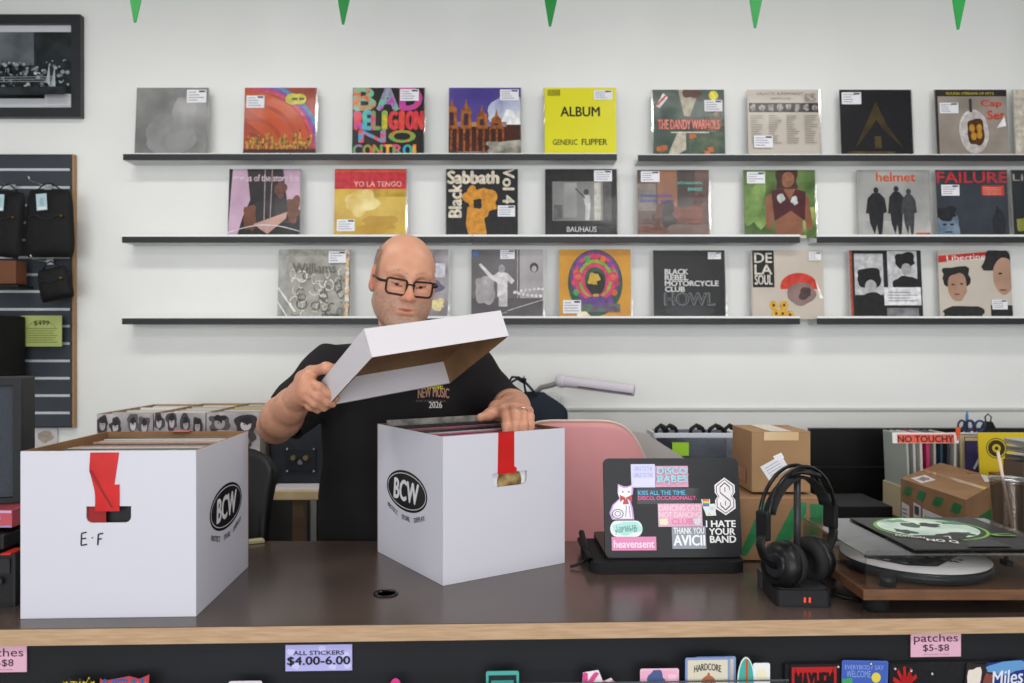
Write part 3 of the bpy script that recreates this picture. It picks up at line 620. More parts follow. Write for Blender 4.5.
def hook(px, py, D0=3.51, L=.13, label='', n=1):
    p = at(px, py, D0); t = thing('display_hook', label, 'hook', p)
    MB().tube([(0, .0, 0), (0, -L, 0), (0, -L-.012, .016)], .003, STEEL, n=8).build('prong', t)
    MB().box((0, 0.002, 0), (.03, .004, .022), STEEL).build('plate', t)
def pouch(px, py, w, h, label, tagc=True, rz=0, D0=3.42):
    p = at(px, py, D0); t = thing('zip_pouch', label, 'bag', p, (0, rz, 0), 'black soft pouches on the display panel')
    m = MB(); N = 10
    def sh(u, v):
        x = (u-.5)*2; q = abs(x)**4; zz = -v; taper = 1-.12*(1-v)
        return (x*w/2*taper*(1-.15*(abs(2*v-1)**6)), -.028*math.sqrt(max(0, 1-abs(x)**3))*math.sqrt(max(0, 1-abs(2*v-1)**4)), zz*h)
    m.grid(sh, 18, 18, mat('#0c0c0f', .7, bump=.3, bscale=40), flip=True)
    m.grid(lambda u, v: (sh(u, v)[0], -sh(u, v)[1], sh(u, v)[2]), 18, 18, mat('#0c0c0f', .7, bump=.3, bscale=40)).build('pouch_body', t)
    m = MB(); m.tube([(-w*.3, 0, -.01), (-w*.1, -.01, .02), (0, 0, .03), (w*.1, -.01, .02), (w*.3, 0, -.01)], .003, BLACK, n=6).build('strap_loop', t)
    m = MB(); m.tube([((u-.5)*w*.7, -.03, -h*.42+.01*math.sin(u*9)) for u in [k/8 for k in range(9)]], .0022, mat('#2c2c30', .4), n=6).build('zip', t)
    m = MB(); m.ball((w*.3, -.032, -h*.4), .006, mat('#8a6a3a', .3, metal=1)).build('zip_pull', t)
    if tagc:
        q = Print((-.035, -.036, -.095), (.045, 0, .004), (-.004, 0, .07), (0, -1, 0)); q.rect(0, 0, 1, 1, '#a8c4cc'); q.rect(.1, .05, .9, .2, '#d6dde0'); [q.rect(.35, .3+.08*k, .7, .33+.08*k, '#6f7f84') for k in range(6)]; q.build('price_tag', t)
pouch(9, 191, .17, .285, 'black pouch with a pale blue tag, at the left edge of the display panel', rz=.12)
pouch(50, 190, .22, .29, 'black pouch with a pale blue tag, right of its neighbour on the display panel')
pouch(52, 268, .15, .14, 'small black pouch with no blue tag, low on the display panel', False, -.2)
hook(48, 187, label='steel hook holding the right-hand pouch'); hook(12, 187, label='steel hook holding the left-hand pouch'); hook(50, 262, label='steel hook holding the small low pouch')
t = thing('wall_box', 'brown wooden box on a bracket under the left pouch', 'box', at(4, 273, 3.44))
MB().box((0, 0, 0), (.15, .08, .1), mat('#6a412a', .5)).build('case', t, bevel=.003); MB().box((0, .0, -.06), (.19, .11, .012), BLACK).build('bracket_shelf', t)
t = thing('notice_card', 'yellow-green printed notice on the slatted panel', 'sign', at(41.5, 331, 3.49))
q = Print((-.09, 0, -.068), (.178, 0, 0), (0, 0, .134), (0, -1, 0)); MB().box((0, .001, 0), (.178, .002, .136), mat('#9aa860', .7)).build('card', t)
q.rect(0, 0, 1, 1, '#a9b46c'); q.text('$499', .32, .68, .7, .84, '#2c3018', .04); q.ring(.5, .2, .46, .66, .02, '#4a5028', 24, 40, 140)
for k in range(7): q.rect(.12+.04*(k % 2), .58-.075*k, .9-.05*(k % 3), .6-.075*k, '#5c6430')
q.build('notice_print', t)
t = thing('wall_card', 'small pale card pinned on the wall under the slatted panel', 'card', at(45, 437, 3.55))
q = Print((-.055, 0, -.04), (.11, 0, 0), (0, 0, .08), (0, -1, 0)); q.rect(0, 0, 1, 1, '#c9c6c8'); q.blob(.5, .5, .3, .3, ('#8a8488', '#b5a08c', 40), 3); MB().box((0, .001, 0), (.11, .002, .08), WHITE).build('card', t); q.build('card_print', t)
t = thing('loudspeaker', 'tall black loudspeaker behind the foreground one at the left edge', 'speaker', at(-18, 346, 3.38))
MB().box((0, 0, 0), (.25, .2, .255), BLACKM).build('cabinet', t, bevel=.006); MB().box((0, -.103, 0), (.23, .008, .23), mat('#1c1d20', .8)).build('grille', t)
t = thing('speaker_shelf', 'black bracket shelf holding the rear loudspeaker', 'shelf', at(-18, 346, 3.38)+Vector((0, 0, -.138)))
MB().box((0, 0, .0), (.26, .24, .018), BLACKM).box((0, .08, -.03), (.04, .1, .03), BLACKM).build('shelf_board', t)
# ================================================================ COUNTER
fy = lambda x: 1.5618+.0353*x
t = thing('sales_counter', 'long shop counter with dark laminate top and pale plywood edge', 'counter', (0, 1.9, 0))
LAM = mat('#51443e', .24, c2='#463a35', scale=5, detail=5, spec=.6, bump=.012, bscale=30)
m = MB(); X0, X1 = -2.2, 2.3
m.prism([(X0, fy(X0)-1.9), (X1, fy(X1)-1.9), (X1, .313), (X0, .313)], .9985, TOP, LAM)
m.build('laminate_top', t)
m = MB(); m.prism([(X0, fy(X0)-1.9), (X1, fy(X1)-1.9), (X1, .313), (X0, .313)], .967, .9984, PLY); m.build('plywood_edge', t, bevel=.001)
DK = mat('#15161a', .55, c2='#1b1c21', scale=3)
m = MB(); m.prism([(X0+.05, fy(X0)-1.885), (X1-.05, fy(X1)-1.885), (X1-.05, fy(X1)-1.865), (X0+.05, fy(X0)-1.865)], .0, .9665, DK); m.build('front_panel', t)
for x in (X0+.06, 0, X1-.06): MB().box((x, .02, .483), (.02, .5, .966), DK).build('support_panel', t)
m = MB(); g = Vector((-.276, -.158, TOP))
prof = [(.019, -.02), (.019, .002), (.027, .0028), (.028, .0004)]
m.lathe(prof, BLACKG, M=Matrix.Translation(g), n=32); m.lathe([(.0, .0006), (.0185, .0006)], mat('#020202', .9), M=Matrix.Translation(g), n=32)
m.build('cable_grommet', t)
def sign(cx, cy, w, h, label, lines, col, note=0, cat='price sign'):
    D = fy((cx-512)/F*1.57)+.012; p = at(cx, cy, D); t = thing('price_sign', label, cat, p, (0, 0, .035))
    W = w/F*D; H = h/F*D
    MB().box((0, .0, 0), (W, .0016, H), mat(col, .6)).build('card', t)
    q = Print((-W/2, -.0012, -H/2), (W, 0, 0), (0, 0, H), (0, -1, 0)); q.rect(0, 0, 1, 1, col)
    lines(q); q.build('lettering', t); return t
def l1(q):
    for x, y in ((.08, .75), (.9, .6), (.7, .15), (.15, .2), (.55, .85), (.93, .2)): q.blob(x, y, .06, .12, '#c6c4ee', x*9, .2)
    q.text('ALL STICKERS', .12, .62, .88, .78, '#17161e', .03); q.text('$4.00-6.00', .03, .2, .97, .56, '#17161e', .04)
sign(319, 657.5, 66, 26, 'lavender sign reading ALL STICKERS $4.00-6.00 on the counter front', l1, '#b0aee4')
def l2(q): q.text('patches', .06, .5, .94, .92, '#3c2c34', .005); q.text('$5-$8', .24, .2, .76, .5, '#3c2c34', .01); q.text('each and subject to change', .25, .08, .75, .13, '#6a5862', 0)
sign(935.5, 644, 51, 25, 'pink sign reading patches $5-$8 on the right of the counter front', l2, '#d8a8bc')
sign(0, 659, 53, 26, 'pink patches price sign cut by the left edge of the photo', l2, '#d8a8bc')

# ---------------------------------------------------------------- stickers and patches in front of the counter
def tray(px0, px1, py, label):
    D = 1.565/(1-.0353*((px0+px1)/2-512)/F); a = at(px0, py, D); b = at(px1, py, D); t = thing('sticker_tray', label, 'tray', ((a.x+b.x)/2, D, a.z), (0, 0, .035)); W = b.x-a.x
    MB().box((0, -.045, -.13), (W, .003, .26), clear(fac=.03)).box((0, -.0225, -.26), (W, .048, .003), clear(fac=.03)).build('clear_front', t)
    MB().box((0, -.045, .0005), (W, .0036, .0022), mat('#4c5056', .3)).build('polished_edge', t)
tray(158, 470, 677.5, 'clear wall tray for stickers under the ALL STICKERS sign'); tray(478, 782, 673, 'clear wall tray for stickers right of the middle of the counter')
def card(px0, py, px1, name, label, art, base, cat='sticker', H=.11, D=1.535, ry=0, shape=None, n=1, grp='stickers for sale on the counter front'):
    D = D/(1-.0353*((px0+px1)/2-512)/F); a = at(px0, py, D); b = at(px1, py, D); W = b.x-a.x; cx = (a.x+b.x)/2
    t = thing(name, label, cat, (cx, D, a.z-H), (0, ry, .035), grp)
    e = mat(base, .5)
    if shape: MB().prism([((x-.5)*W, y*H) for x, y in shape], 0, .0012, e, M=Matrix(((1, 0, 0, 0), (0, 0, -1, .0006), (0, 1, 0, 0), (0, 0, 0, 1)))).build('backing', t)
    else: MB().prism(rrect(-W/2, 0, W/2, H, .004), 0, .0012, e, M=Matrix(((1, 0, 0, 0), (0, 0, -1, .0006), (0, 1, 0, 0), (0, 0, 0, 1)))).build('backing', t)
    q = Print((-W/2, -.0007, 0), (W, 0, 0), (0, 0, H), (0, -1, 0)); art(q); q.build('print', t); return t
jag = [(0, 0), (1, 0), (1, .93), (.93, .9), (.86, 1), (.78, .9), (.6, .97), (.5, .88), (.35, .96), (.28, .86), (.14, .95), (.06, .84), (0, .88)]
card(57, 677, 94, 'sticker', 'yellow sticker with spiky lettering, leftmost at the bottom edge', lambda q: (q.text('XVX', .08, .5, .92, .96, '#1c1a08', .04), q.text('AZVA', .2, .84, .8, .93, '#d8c02a', .0)), '#c8b020', shape=jag)
card(99, 675, 149, 'sticker', 'blue and red slanted lettering sticker, second at the bottom edge', lambda q: (q.rect(.04, .1, .96, .86, '#c8d4e0'), q.text('MEAL', .06, .6, .95, .93, '#1f5fa0', .06, shear=.2), q.text('MEAL', .1, .62, .92, .9, '#b8343c', 0, shear=.2)), '#b04048', shape=[(0, 0), (.94, 0), (1, 1), (.8, .93), (.6, .98), (.1, .9), (.03, .95)])
card(229, 681, 262, 'sticker', 'white sticker barely showing below the lavender sign', lambda q: q.rect(.1, .2, .9, .8, '#c0a8c8'), '#d8d4dc')
card(387, 678, 404, 'sticker', 'small pink round-topped sticker at the bottom edge', lambda q: q.ell(.5, .5, .35, .3, '#e070a8'), '#d83a8c', shape=[(.5+.5*math.cos(a*PI/8), .6+.4*math.sin(a*PI/8)) for a in range(9)]+[(0, 0), (1, 0)])
card(486, 671, 519, 'sticker', 'dark sticker with a teal rim, left of the pink letters', lambda q: (q.rect(.08, .05, .92, .93, '#1c2428'), q.rect(.16, .6, .84, .84, '#3a9a94')), '#4aa49c')
card(580, 670, 617, 'sticker', 'pink and white letter K sticker at the bottom edge', lambda q: (q.text('K', .1, .5, .55, .95, '#d84a8c', .05), q.text('oe', .55, .6, .95, .82, '#e08ab0', .04)), '#e8dce2', shape=[(0, 0), (1, 0), (1, .7), (.85, .86), (.62, .8), (.5, 1), (.08, .96), (.04, .6)])
card(640, 668.5, 679, 'sticker', 'pink card sticker with a blue blot', lambda q: (q.rect(.04, .04, .96, .96, '#e6aac4'), q.blob(.38, .75, .2, .18, '#4a5c8c', 3, .5), q.rect(.72, .1, .93, .9, '#eec0d2')), '#e8b8cc')
card(695, 656.5, 736, 'sticker', 'pale blue card behind the baby-faced sticker', lambda q: q.rect(.06, .04, .94, .96, '#c9c4b0'), '#7f94c8', D=1.545)
def hc(q):
    q.rect(.05, .04, .95, .96, '#d4cdb8'); q.text('HARDCORE', .2, .74, .8, .86, '#2a2a34', .03, arc=.04); q.ell(.52, .56, .16, .13, '#a8683e'); q.ell(.52, .7, .03, .04, '#a8683e')
    q.ell(.46, .55, .02, .018, '#1c140e'); q.ell(.58, .55, .02, .018, '#1c140e'); q.ell(.52, .49, .05, .012, '#6a2a1e'); q.poly([(.3, .1), (.36, .42), (.68, .42), (.74, .1)], '#1f1f24'); q.ell(.22, .38, .07, .05, '#a8683e'); q.ell(.82, .38, .07, .05, '#a8683e'); q.text('XX', .42, .25, .62, .36, '#d8d8d8', .03)
card(685, 657.5, 730, 'sticker', 'blue-edged sticker reading HARDCORE over a round brown face', hc, '#7f94c8', D=1.53)
card(737, 657, 755, 'sticker', 'teal surfboard sticker with a red stripe', lambda q: (q.ell(.5, .55, .42, .43, '#3fa89c'), q.rect(.46, .14, .6, .96, '#c84a2c')), '#e0e4e0', shape=[(.5+.5*math.cos(a*PI/12), .52+.48*math.sin(a*PI/12)) for a in range(24)])
card(753, 663, 770, 'sticker', 'white sticker beside the teal surfboard sticker', lambda q: (q.rect(.2, .3, .8, .6, '#c8343c'), q.ell(.5, .8, .3, .1, '#e8e0c0')), '#e4e4e4')
G2 = 'patches pinned to the counter front'
t = thing('pin_board', 'black board on the counter front that carries the patches', 'board', (at(890, 0, 1.585).x, fy(at(890, 0, 1.585).x)+.0085, .729), (0, 0, .035))
MB().box((0, 0, 0), (.42, .012, .36), mat('#17181b', .8, bump=.2, bscale=200)).build('board_face', t, bevel=.002)
card(790, 664, 838, 'patch', 'red patch with spiky black lettering', lambda q: (q.rect(.03, .03, .97, .95, '#b01c20'), q.text('MAYHEM', .1, .5, .9, .85, '#1a0c0e', .05), q.poly([(.08, .95), (.25, .62), (.15, .7)], '#1a0c0e'), q.poly([(.92, .95), (.75, .62), (.85, .7)], '#1a0c0e')), '#1a1214', 'patch', grp=G2, D=1.559)
card(840, 660.5, 887, 'patch', 'blue patch with a yellow disc and green shape', lambda q: (q.rect(.03, .03, .97, .97, '#3f5cb0'), q.text('EVERYBODY SAY', .06, .84, .9, .92, '#8ca4d8', 0), q.text('WELCOME', .1, .7, .62, .82, '#8ca4d8', 0), q.ell(.74, .7, .1, .09, '#d8c84a'), q.blob(.12, .55, .12, .14, '#3f9a5c', 2)), '#4a64b8', 'patch', grp=G2, D=1.559, ry=.03)
card(889, 664, 921, 'patch', 'black patch with a red burst', lambda q: [q.line(.5, .6, .5+.42*math.cos(k*.55), .6+.36*math.sin(k*.55), .08, '#b81c1c') for k in range(12)] and q.blob(.5, .6, .24, .2, '#a01418', 5, .6), '#141416', 'patch', grp=G2, D=1.559)
card(960, 664, 990, 'patch', 'patch with a pale masked face', lambda q: (q.blob(.3, .55, .25, .4, '#ded4ca', 2, .3), q.rect(.14, .5, .44, .58, '#1c1618'), q.blob(.75, .5, .2, .35, '#7c4438', 5, .4)), '#2a2022', 'patch', grp=G2, D=1.559, ry=.12)
card(989, 661, 1030, 'patch', 'blue jagged patch reading Miles Davis', lambda q: (q.blob(.5, .88, .5, .1, '#5f94c8', 3, .4), q.text('Miles', .12, .58, .9, .84, '#d8dce8', .02, shear=.2), q.text('Davis', .2, .3, .95, .56, '#d8dce8', .02, shear=.2)), '#1c2f78', 'patch', grp=G2, D=1.559, ry=-.08)
for px, py in ((838, 667), (871, 664), (895, 669), (911, 671), (932, 674)):
    p = at(px, py, 1.583); t = thing('push_pin', 'small silver push pin holding up the patches', 'pin', p, group='push pins in the patch board'); MB().ball((0, 0, 0), .0034, STEEL, n=12).cyl((0, 0, 0), (0, .012, 0), .0007, STEEL, n=6).build('pin_body', t)

# ================================================================ RECORD BOXES
def box_logo(o, U, V, N, par, lean):
    """oval black mark with white ring, letters, and three words round its foot"""
    p = Print(o, U, V, N, clip=False); a = lean; ca, sa = math.cos(a), math.sin(a); q = p.asp
    def R(x, y): return (.5+(x*ca-y*sa)/q, .5+(x*sa+y*ca))
    def E(rx, ry, c): p.poly([R(rx*math.cos(k*PI/24), ry*math.sin(k*PI/24)) for k in range(48)], c)
    E(.90, .40, '#121212'); E(.85, .35, '#d8d6dc'); E(.83, .335, '#121212')
    p.text('BCW', .5-.55/q, .5-.2, .5+.55/q, .5+.2, '#dedce2', .06, rot=a, shear=.12)
    for w_, x, r in (('PROTECT.', -.6, -.27), ('STORE.', -.0, 0), ('DISPLAY.', .6, .27)):
        y = -.53+.24*x*x; X, Y = R(x, y); l = .030*len(w_); p.text(w_, X-l/q*1.0, Y-.045, X+l/q, Y+.045, '#2a2a2c', .02, rot=a+r)
    p.build('printed_logo', par)
def record_box(name, label, loc, rz, w, d, h, hole, holepos, logo_side, group):
    t = thing(name, label, 'box', loc, (0, 0, rz), group); k = .0045
    m = MB(); Xm = Matrix(((1, 0, 0, 0), (0, 0, -1, 0), (0, 1, 0, 0), (0, 0, 0, 1)))     # xy plane -> front (y=-)
    hx, hz = holepos; hw, hh = hole
    hp = [(hx-hw/2, hz+hh/2), (hx-hw/2, hz-hh/2+.012)]+[(hx-hw/2+.012-.012*math.cos(a*PI/8), hz-hh/2+.012-.012*math.sin(a*PI/8)) for a in range(1, 5)]+[(hx+hw/2-.012+.012*math.sin(a*PI/8), hz-hh/2+.012-.012*math.cos(a*PI/8)) for a in range(0, 5)]+[(hx+hw/2, hz+hh/2)]
    m.holed([(0, 0), (w, 0), (w, h), (0, h)], hp, -k, 0, WHITEB, CARD, WHITEB, M=Xm)
    m.holed([(0, 0), (w, 0), (w, h), (0, h)], hp, -d, -d+k, CARD, WHITEB, CARD, M=Xm)
    W_ = WHITEB
    m.box((k/2, d/2, h/2), (k, d-2*k, h), W_, mats=[W_, CARD, W_, W_, W_, CARD]); m.box((w-k/2, d/2, h/2), (k, d-2*k, h), W_, mats=[CARD, W_, W_, W_, W_, CARD])
    m.box((w/2, d/2, k/2+.0005), (w-2*k, d-2*k, k), CARD)
    m.build('box_body', t)
    # inner folded flaps of bare board along front and back
    MB().box((w/2, k+.0025, h-.05), (w-.02, .003, .09), CARD).build('inner_flap', t); MB().box((w/2, d-k-.0025, h-.05), (w-.02, .003, .09), CARD).build('inner_flap', t)
    s = .125
    if logo_side == 'R': box_logo((w+.0002, d*.53-s*.8, h*.55-s/2), (0, s*1.6, 0), (0, 0, s), (1, 0, 0), t, 0)
    else: box_logo((-.0002, d*.52+s*.8, h*.55-s/2), (0, -s*1.6, 0), (0, 0, s), (-1, 0, 0), t, 0)
    return t
L1 = Vector((at(20.5, 619, 1.583).x, 1.583, TOP+.0004)); rz1 = math.radians(2.3)
tb = record_box('record_box', 'white cardboard record box marked E F at the left of the counter', L1, rz1, .344, .362, .333, (.088, .033), (.172, .333-.127), 'R', 'white record boxes on the counter')
def tape(par, pts_list, Mx):
    for i, pl in enumerate(pts_list): MB().prism(pl, .0006+.0007*i, .0011+.0007*i, RED, M=Mx).build('red_tape', par)
Xm = Matrix(((1, 0, 0, 0), (0, 0, -1, 0), (0, 1, 0, 0), (0, 0, 0, 1)))
sc = 1.583/F
def fx(px, py): return ((px-20.5)*sc, (619-py)*sc)
tape(tb, [[fx(*q) for q in ((89, 453), (117.5, 453), (113, 484), (112, 512), (96, 512), (93, 490), (88, 470))], [fx(*q) for q in ((94, 512), (118, 512), (118, 485), (94, 487))]], Xm)
MB().add([(*fx(88.2, 472), .0022), (*fx(90, 470), .0022), (*fx(112, 508), .0022), (*fx(110, 509), .0022)], [(0, 1, 2, 3)][::1], mat('#8c1212', .4), M=Xm).build('tape_crease', tb)
w, d, h = .344, .362, .333
m = MB(); m.box((.172-.024, .0035, h-.127), (.035, .0015, .06), mat('#8c1414', .4)); m.build('red_tape_inside', tb)
m = MB(); m.box((.185, d-.01, h+.0012), (.044, .03, .0009), RED).box((.185, d+.0008, h-.02), (.044, .0009, .042), RED); m.build('red_tape_back', tb)
q = Print((*[0, 0], 0), (w, 0, 0), (0, 0, h), (0, -1, 0), start=.0006); INK = '#15122a'
def ink(a, b): q.line(a[0]/w, a[1]/h, b[0]/w, b[1]/h, .0085, INK)
for a, b in (((80.5, 534), (80, 546)), ((80.5, 534), (85.5, 533)), ((80.3, 539.5), (85, 539)), ((80, 546), (86, 545)), ((97, 535), (96.5, 546)), ((97, 535), (102, 534)), ((96.8, 540), (100.5, 539.5)), ((91, 538), (91.6, 539))): ink(fx(*a), fx(*b))
q.build('marker_lettering', tb)
L2 = Vector((at(443, 586, 1.80).x, 1.80, TOP+.0004)); rz2 = math.radians(33.5)
w2, d2, h2 = .345, .362, .337
tm = record_box('record_box', 'white cardboard record box the man is sorting, in the middle of the counter', L2, rz2, w2, d2, h2, (.098, .033), (.172+.01, h2-.112), 'L', 'white record boxes on the counter')
tape(tm, [[(.148, h2), (.193, h2), (.193, h2-.083), (.2, h2-.086), (.2, h2-.098), (.146, h2-.098)]], Xm)
MB().box((.171, .002, h2+.0008), (.045, .007, .0009), RED).build('red_tape_edge', tm)
# ---------------------------------------------------------------- records inside the boxes
def rec(box_loc, rz, x, y, z, lean, col, label, W=.312, H=.31, name='record_sleeve', yaw=0):
    R = Matrix.Rotation(rz, 3, 'Z'); p = Vector(box_loc)+R @ Vector((x, y, z))
    t = thing(name, label, 'record', p, (0, 0, 0), None); t.rotation_euler = (Matrix.Rotation(rz+yaw, 4, 'Z') @ Matrix.Rotation(-lean, 4, 'X')).to_euler()
    return t
def rows(box_loc, rz, w, y0, y1, n, cols, label, group, H=.311, z=.006, leanmax=.03, W=.31):
    first = {}; r = random.Random(n*7)
    for i in range(n):
        y = y0+(y1-y0)*i/(n-1); c = cols[i % len(cols)] if i < len(cols) else r.choice(cols)
        t = rec(box_loc, rz, w/2+r.uniform(-.006, .006), y, z, leanmax, c, label, yaw=0); t['group'] = group; t.name = 'record_sleeve'
        hh = H+r.uniform(-.002, .003)
        if c not in first:
            e = mat(c, .5, bump=.05, bscale=40)
            a = MB().box((0, 0, hh/2), (W, .0032, hh), e).build('sleeve', t)
            b = MB().box((0, .0022, hh/2+.0015), (W+.004, .0006, hh+.003), clear(fac=.03, rough=.15)).build('outer_bag', t); first[c] = (a, b)
        else:
            for s_ in first[c]: cc = s_.copy(); C.objects.link(cc); cc.parent = t
COLS = ['#1c1c20', '#2a2a2c', '#17181c', '#3a3c44', '#c9c6c0', '#1d1e24', '#55585c', '#22262c', '#16161a', '#e0dcd6', '#2c3038', '#17181c', '#b9b3a6', '#d8d4cc', '#6a6c70', '#1e1e22', '#e6e2da', '#c88a6a', '#d8d0c4', '#b5342c', '#c9a088', '#e0ddd6', '#b5aea2', '#d8b8a8']
rows(L1, rz1, w, .014, .335, 38, COLS, 'record standing in the E F box with only its top edge showing', 'records filed in the E F box', leanmax=.02)
COLM = ['#e6e6ea', '#16161a', '#c9748c', '#1c241e', '#e0dcd6', '#3a5a44', '#1a1a1e', '#c8c6c2', '#2a2c30']
rows(L2, rz2, w2, .0118, .012+.0035, 2, ['#e6e6ea'], 'white sleeve just behind the front wall of the middle box', 'records filed in the middle box', H=.306, leanmax=.0)
rows(L2, rz2, w2, .068, .305, 26, ['#b8788c', '#1a1a1e', '#c9748c', '#16161a', '#e0dcd6', '#2c4034', '#1a1a1e', '#c8c6c2', '#2a2c30', '#d8d4d0', '#37383c'], 'record standing in the middle box behind the hand', 'records filed in the middle box', leanmax=.02, H=.325)
# the tilted front row seen through plastic near the back of the middle box
R2 = Matrix.Rotation(rz2, 3, 'Z')
p = L2+R2 @ Vector((w2/2-.01, .312, .034)); t = thing('record_sleeve', 'grey photo sleeve in clear plastic standing highest at the back of the middle box', 'record', p, (math.radians(-3), 0, rz2), 'records filed in the middle box')
MB().box((0, 0, .157), (.3, .004, .315), mat('#6d6c66', .3, coat=.4, c2='#a9a7a0', scale=25, bump=.2, bscale=30)).build('sleeve', t)
# tan disc seen through the hand hole
p = L2+R2 @ Vector((w2/2+.012, .0077, h2-.118)); t = thing('paper_label', 'round tan label showing through the hand hole of the middle box', 'label', p, (PI/2, 0, rz2))
MB().lathe([(0, -.001), (.034, -.001), (.034, .001), (0, .001)], mat('#b5a06a', .7, c2='#6f4428', scale=30), n=32).build('disc', t)

# ================================================================ LID HELD BY THE MAN
LR = Matrix(((.8366, -.4579, -.3007), (.5304, .8142, .2361), (.1367, -.357, .924))); LT = Vector((-.31808859, 1.71074453, 1.57987548)); lw, ld, lh = .3477, .353, .066
t = thing('box_lid', 'white cardboard box lid held tilted with its brown inside showing', 'lid'); t.matrix_world = Matrix.Translation(LT) @ LR.to_4x4()
INL = mat('#8f6d4c', .85, c2='#836243', scale=12); WL = mat('#d2ced3', .6, bump=.015, bscale=12); k = .004
m = MB()
m.box((lw/2, ld/2, -k/2), (lw, ld, k), WL, mats=[WL, WL, WL, WL, INL, WL]); m.build('lid_panel', t)
MB().box((lw/2, k/2, -lh/2-k/2), (lw, k, lh-k), WL, mats=[WL, WL, WL, INL, INL, WL]).build('lid_side', t, bevel=.0006)
MB().box((lw/2, ld-k, -lh/2-k/2), (lw, 2*k, lh-k), WL).build('lid_side', t, bevel=.0006)
MB().box((k/2, ld/2, -lh/2-k/2), (k, ld-3.2*k, lh-k), WL, mats=[WL, INL, WL, WL, INL, WL]).build('lid_side', t)
MB().box((lw-k/2, ld/2, -lh/2-k/2), (k, ld-3.2*k, lh-k), WL, mats=[INL, WL, WL, WL, INL, WL]).build('lid_side', t)

# ================================================================ LAPTOP IN ITS CASE
CASE = mat('#111113', .7, bump=.15, bscale=120); LID = mat('#1d1d20', .42, c2='#212124', scale=3)
base = at(667, 573, 1.9); bz = TOP
t = thing('laptop_case', 'soft black zip case lying open under the laptop', 'case', (.375, 1.895, TOP+.0005), (0, 0, math.radians(1.5)))
MB().prism(rrect(-.188, 0, .185, .245, .03), 0, .026, CASE).build('case_base', t, bevel=.008, seg=3)
m = MB(); m.tube([(-.188+.03*(1-math.cos(a)), .23-.2*0, .026) for a in (0,)]*1+[(-.186, .02, .027), (-.186, .12, .03), (-.184, .23, .045)], .008, CASE, n=8).build('case_rim', t)
m = MB(); m.tube([(-.19, .06, .02), (-.205, .055, .012), (-.225, .05, .006), (-.232, .05, .006)], .004, BLACK, n=8).build('zip_puller', t)
tilt = math.radians(9)
t = thing('laptop', 'charcoal laptop seen from behind, its lid covered in stickers', 'laptop', (at(673.7, 0, 1.93).x, 1.93, TOP+.027), (0, 0, math.radians(1.5)))
LW, LH = .334, .237
MB().prism(rrect(-LW/2, .004, LW/2, .226, .014), 0, .014, mat('#1c1c1f', .4)).build('keyboard_base', t, bevel=.002)
Ml = Matrix.Rotation(PI/2-tilt, 4, 'X')
MB().prism(rrect(-LW/2, .004, LW/2, LH+.004, .014, 6), -.0045, .0045, LID, M=Ml, mside=mat('#131315', .5)).build('screen_lid', t, bevel=.002)
MB().cyl((-LW*.4, .004, .012), (LW*.4, .004, .012), .006, BLACK).build('hinge', t)
def lp(px0, py0, px1, py1):      # lid crop coords -> 0..1 on lid
    return ((px0-604)/137, (559-py1)/100, (px1-604)/137, (559-py0)/100)
o_ = Ml @ Vector((-LW/2, .004, .0046)); U_ = Vector((LW, 0, 0)); V_ = (Ml.to_3x3() @ Vector((0, LH, 0))); N_ = Ml.to_3x3() @ Vector((0, 0, 1))
if N_.y > 0: N_ = -N_; o_ = Ml @ Vector((-LW/2, .004, -.0046))
cx_ = lambda x: (600+x/6.503-604.5)/137; cy_ = lambda y: (560-(455+y/6.503))/101.5     # from the 6.5x close-up
def sk(name, label, base, x0, y0, x1, y1, fn, shape=None, k=0):
    a, b, c_, d_ = cx_(x0), cy_(y1), cx_(x1), cy_(y0)
    q = Print(o_+U_*a+V_*b+N_*.0002, U_*(c_-a), V_*(d_-b), N_, rough=.35, coat=.3, start=.0003+k)
    if base: (q.poly(shape, base) if shape else q.rect(0, 0, 1, 1, base))
    fn(q); ob = q.build(name, t); ob['label'] = label
def s1(q):
    for y in (.72, .44): q.text('GIRLS TO THE', .12, y, .9, y+.18, '#8a90d8', .0)
    for k in range(9): q.line(.1*k+.06, 0, .1*k+.06, 1, .008, '#c8ccf0')
    q.rect(.02, .02, .98, .4, '#d4d2ee')
sk('sticker', 'lilac square sticker with faint grid', '#cfcdea', 210, 62, 368, 220, s1)
def s2(q):
    q.rect(.02, .02, .98, .98, '#d88fb0'); r = random.Random(1)
    for k in range(40): q.blob(r.random(), r.random(), .05, .05, '#c8a8c4', k)
    q.text('DISCO', .05, .62, .95, .93, '#8fd4dc', .06); q.text('BABES', .05, .24, .95, .54, '#8fd4dc', .06)
sk('sticker', 'pink sticker with pale blue bubble letters', '#e0a0bc', 370, 75, 585, 218, s2)
sk('sticker', 'black strip sticker in blue and pink lettering', '#17171a', 245, 225, 658, 330, lambda q: (q.text('KISS ALL THE TIME.', .02, .57, .78, .85, '#3ab0e0', .03), q.text('DISCO, OCCASIONALLY.', .02, .22, .95, .5, '#e84a94', .03)))
def s3(q):
    q.rect(.01, .01, .99, .99, '#e6a4c0')
    q.text('DANCING CATS', .03, .68, .97, .93, '#f0c8d8', .04); q.text('NOT DANCING', .03, .4, .97, .63, '#f0cfdc', .04); q.text('CLUB', .3, .1, .78, .34, '#e07aa8', .04); q.blob(.12, .22, .1, .14, '#e8e0c0', 2); q.blob(.88, .22, .1, .14, '#d8d4e0', 4)
sk('sticker', 'pink block sticker with pale lettering', '#d8d0d8', 380, 328, 668, 482, s3)
sk('sticker', 'silver sticker reading THANK YOU', '#8c929c', 466, 478, 687, 628, lambda q: (q.text('THANK YOU', .05, .66, .95, .93, '#e8eaee', .03), q.text('AVICII', .05, .14, .96, .6, '#eef0f4', .05)))
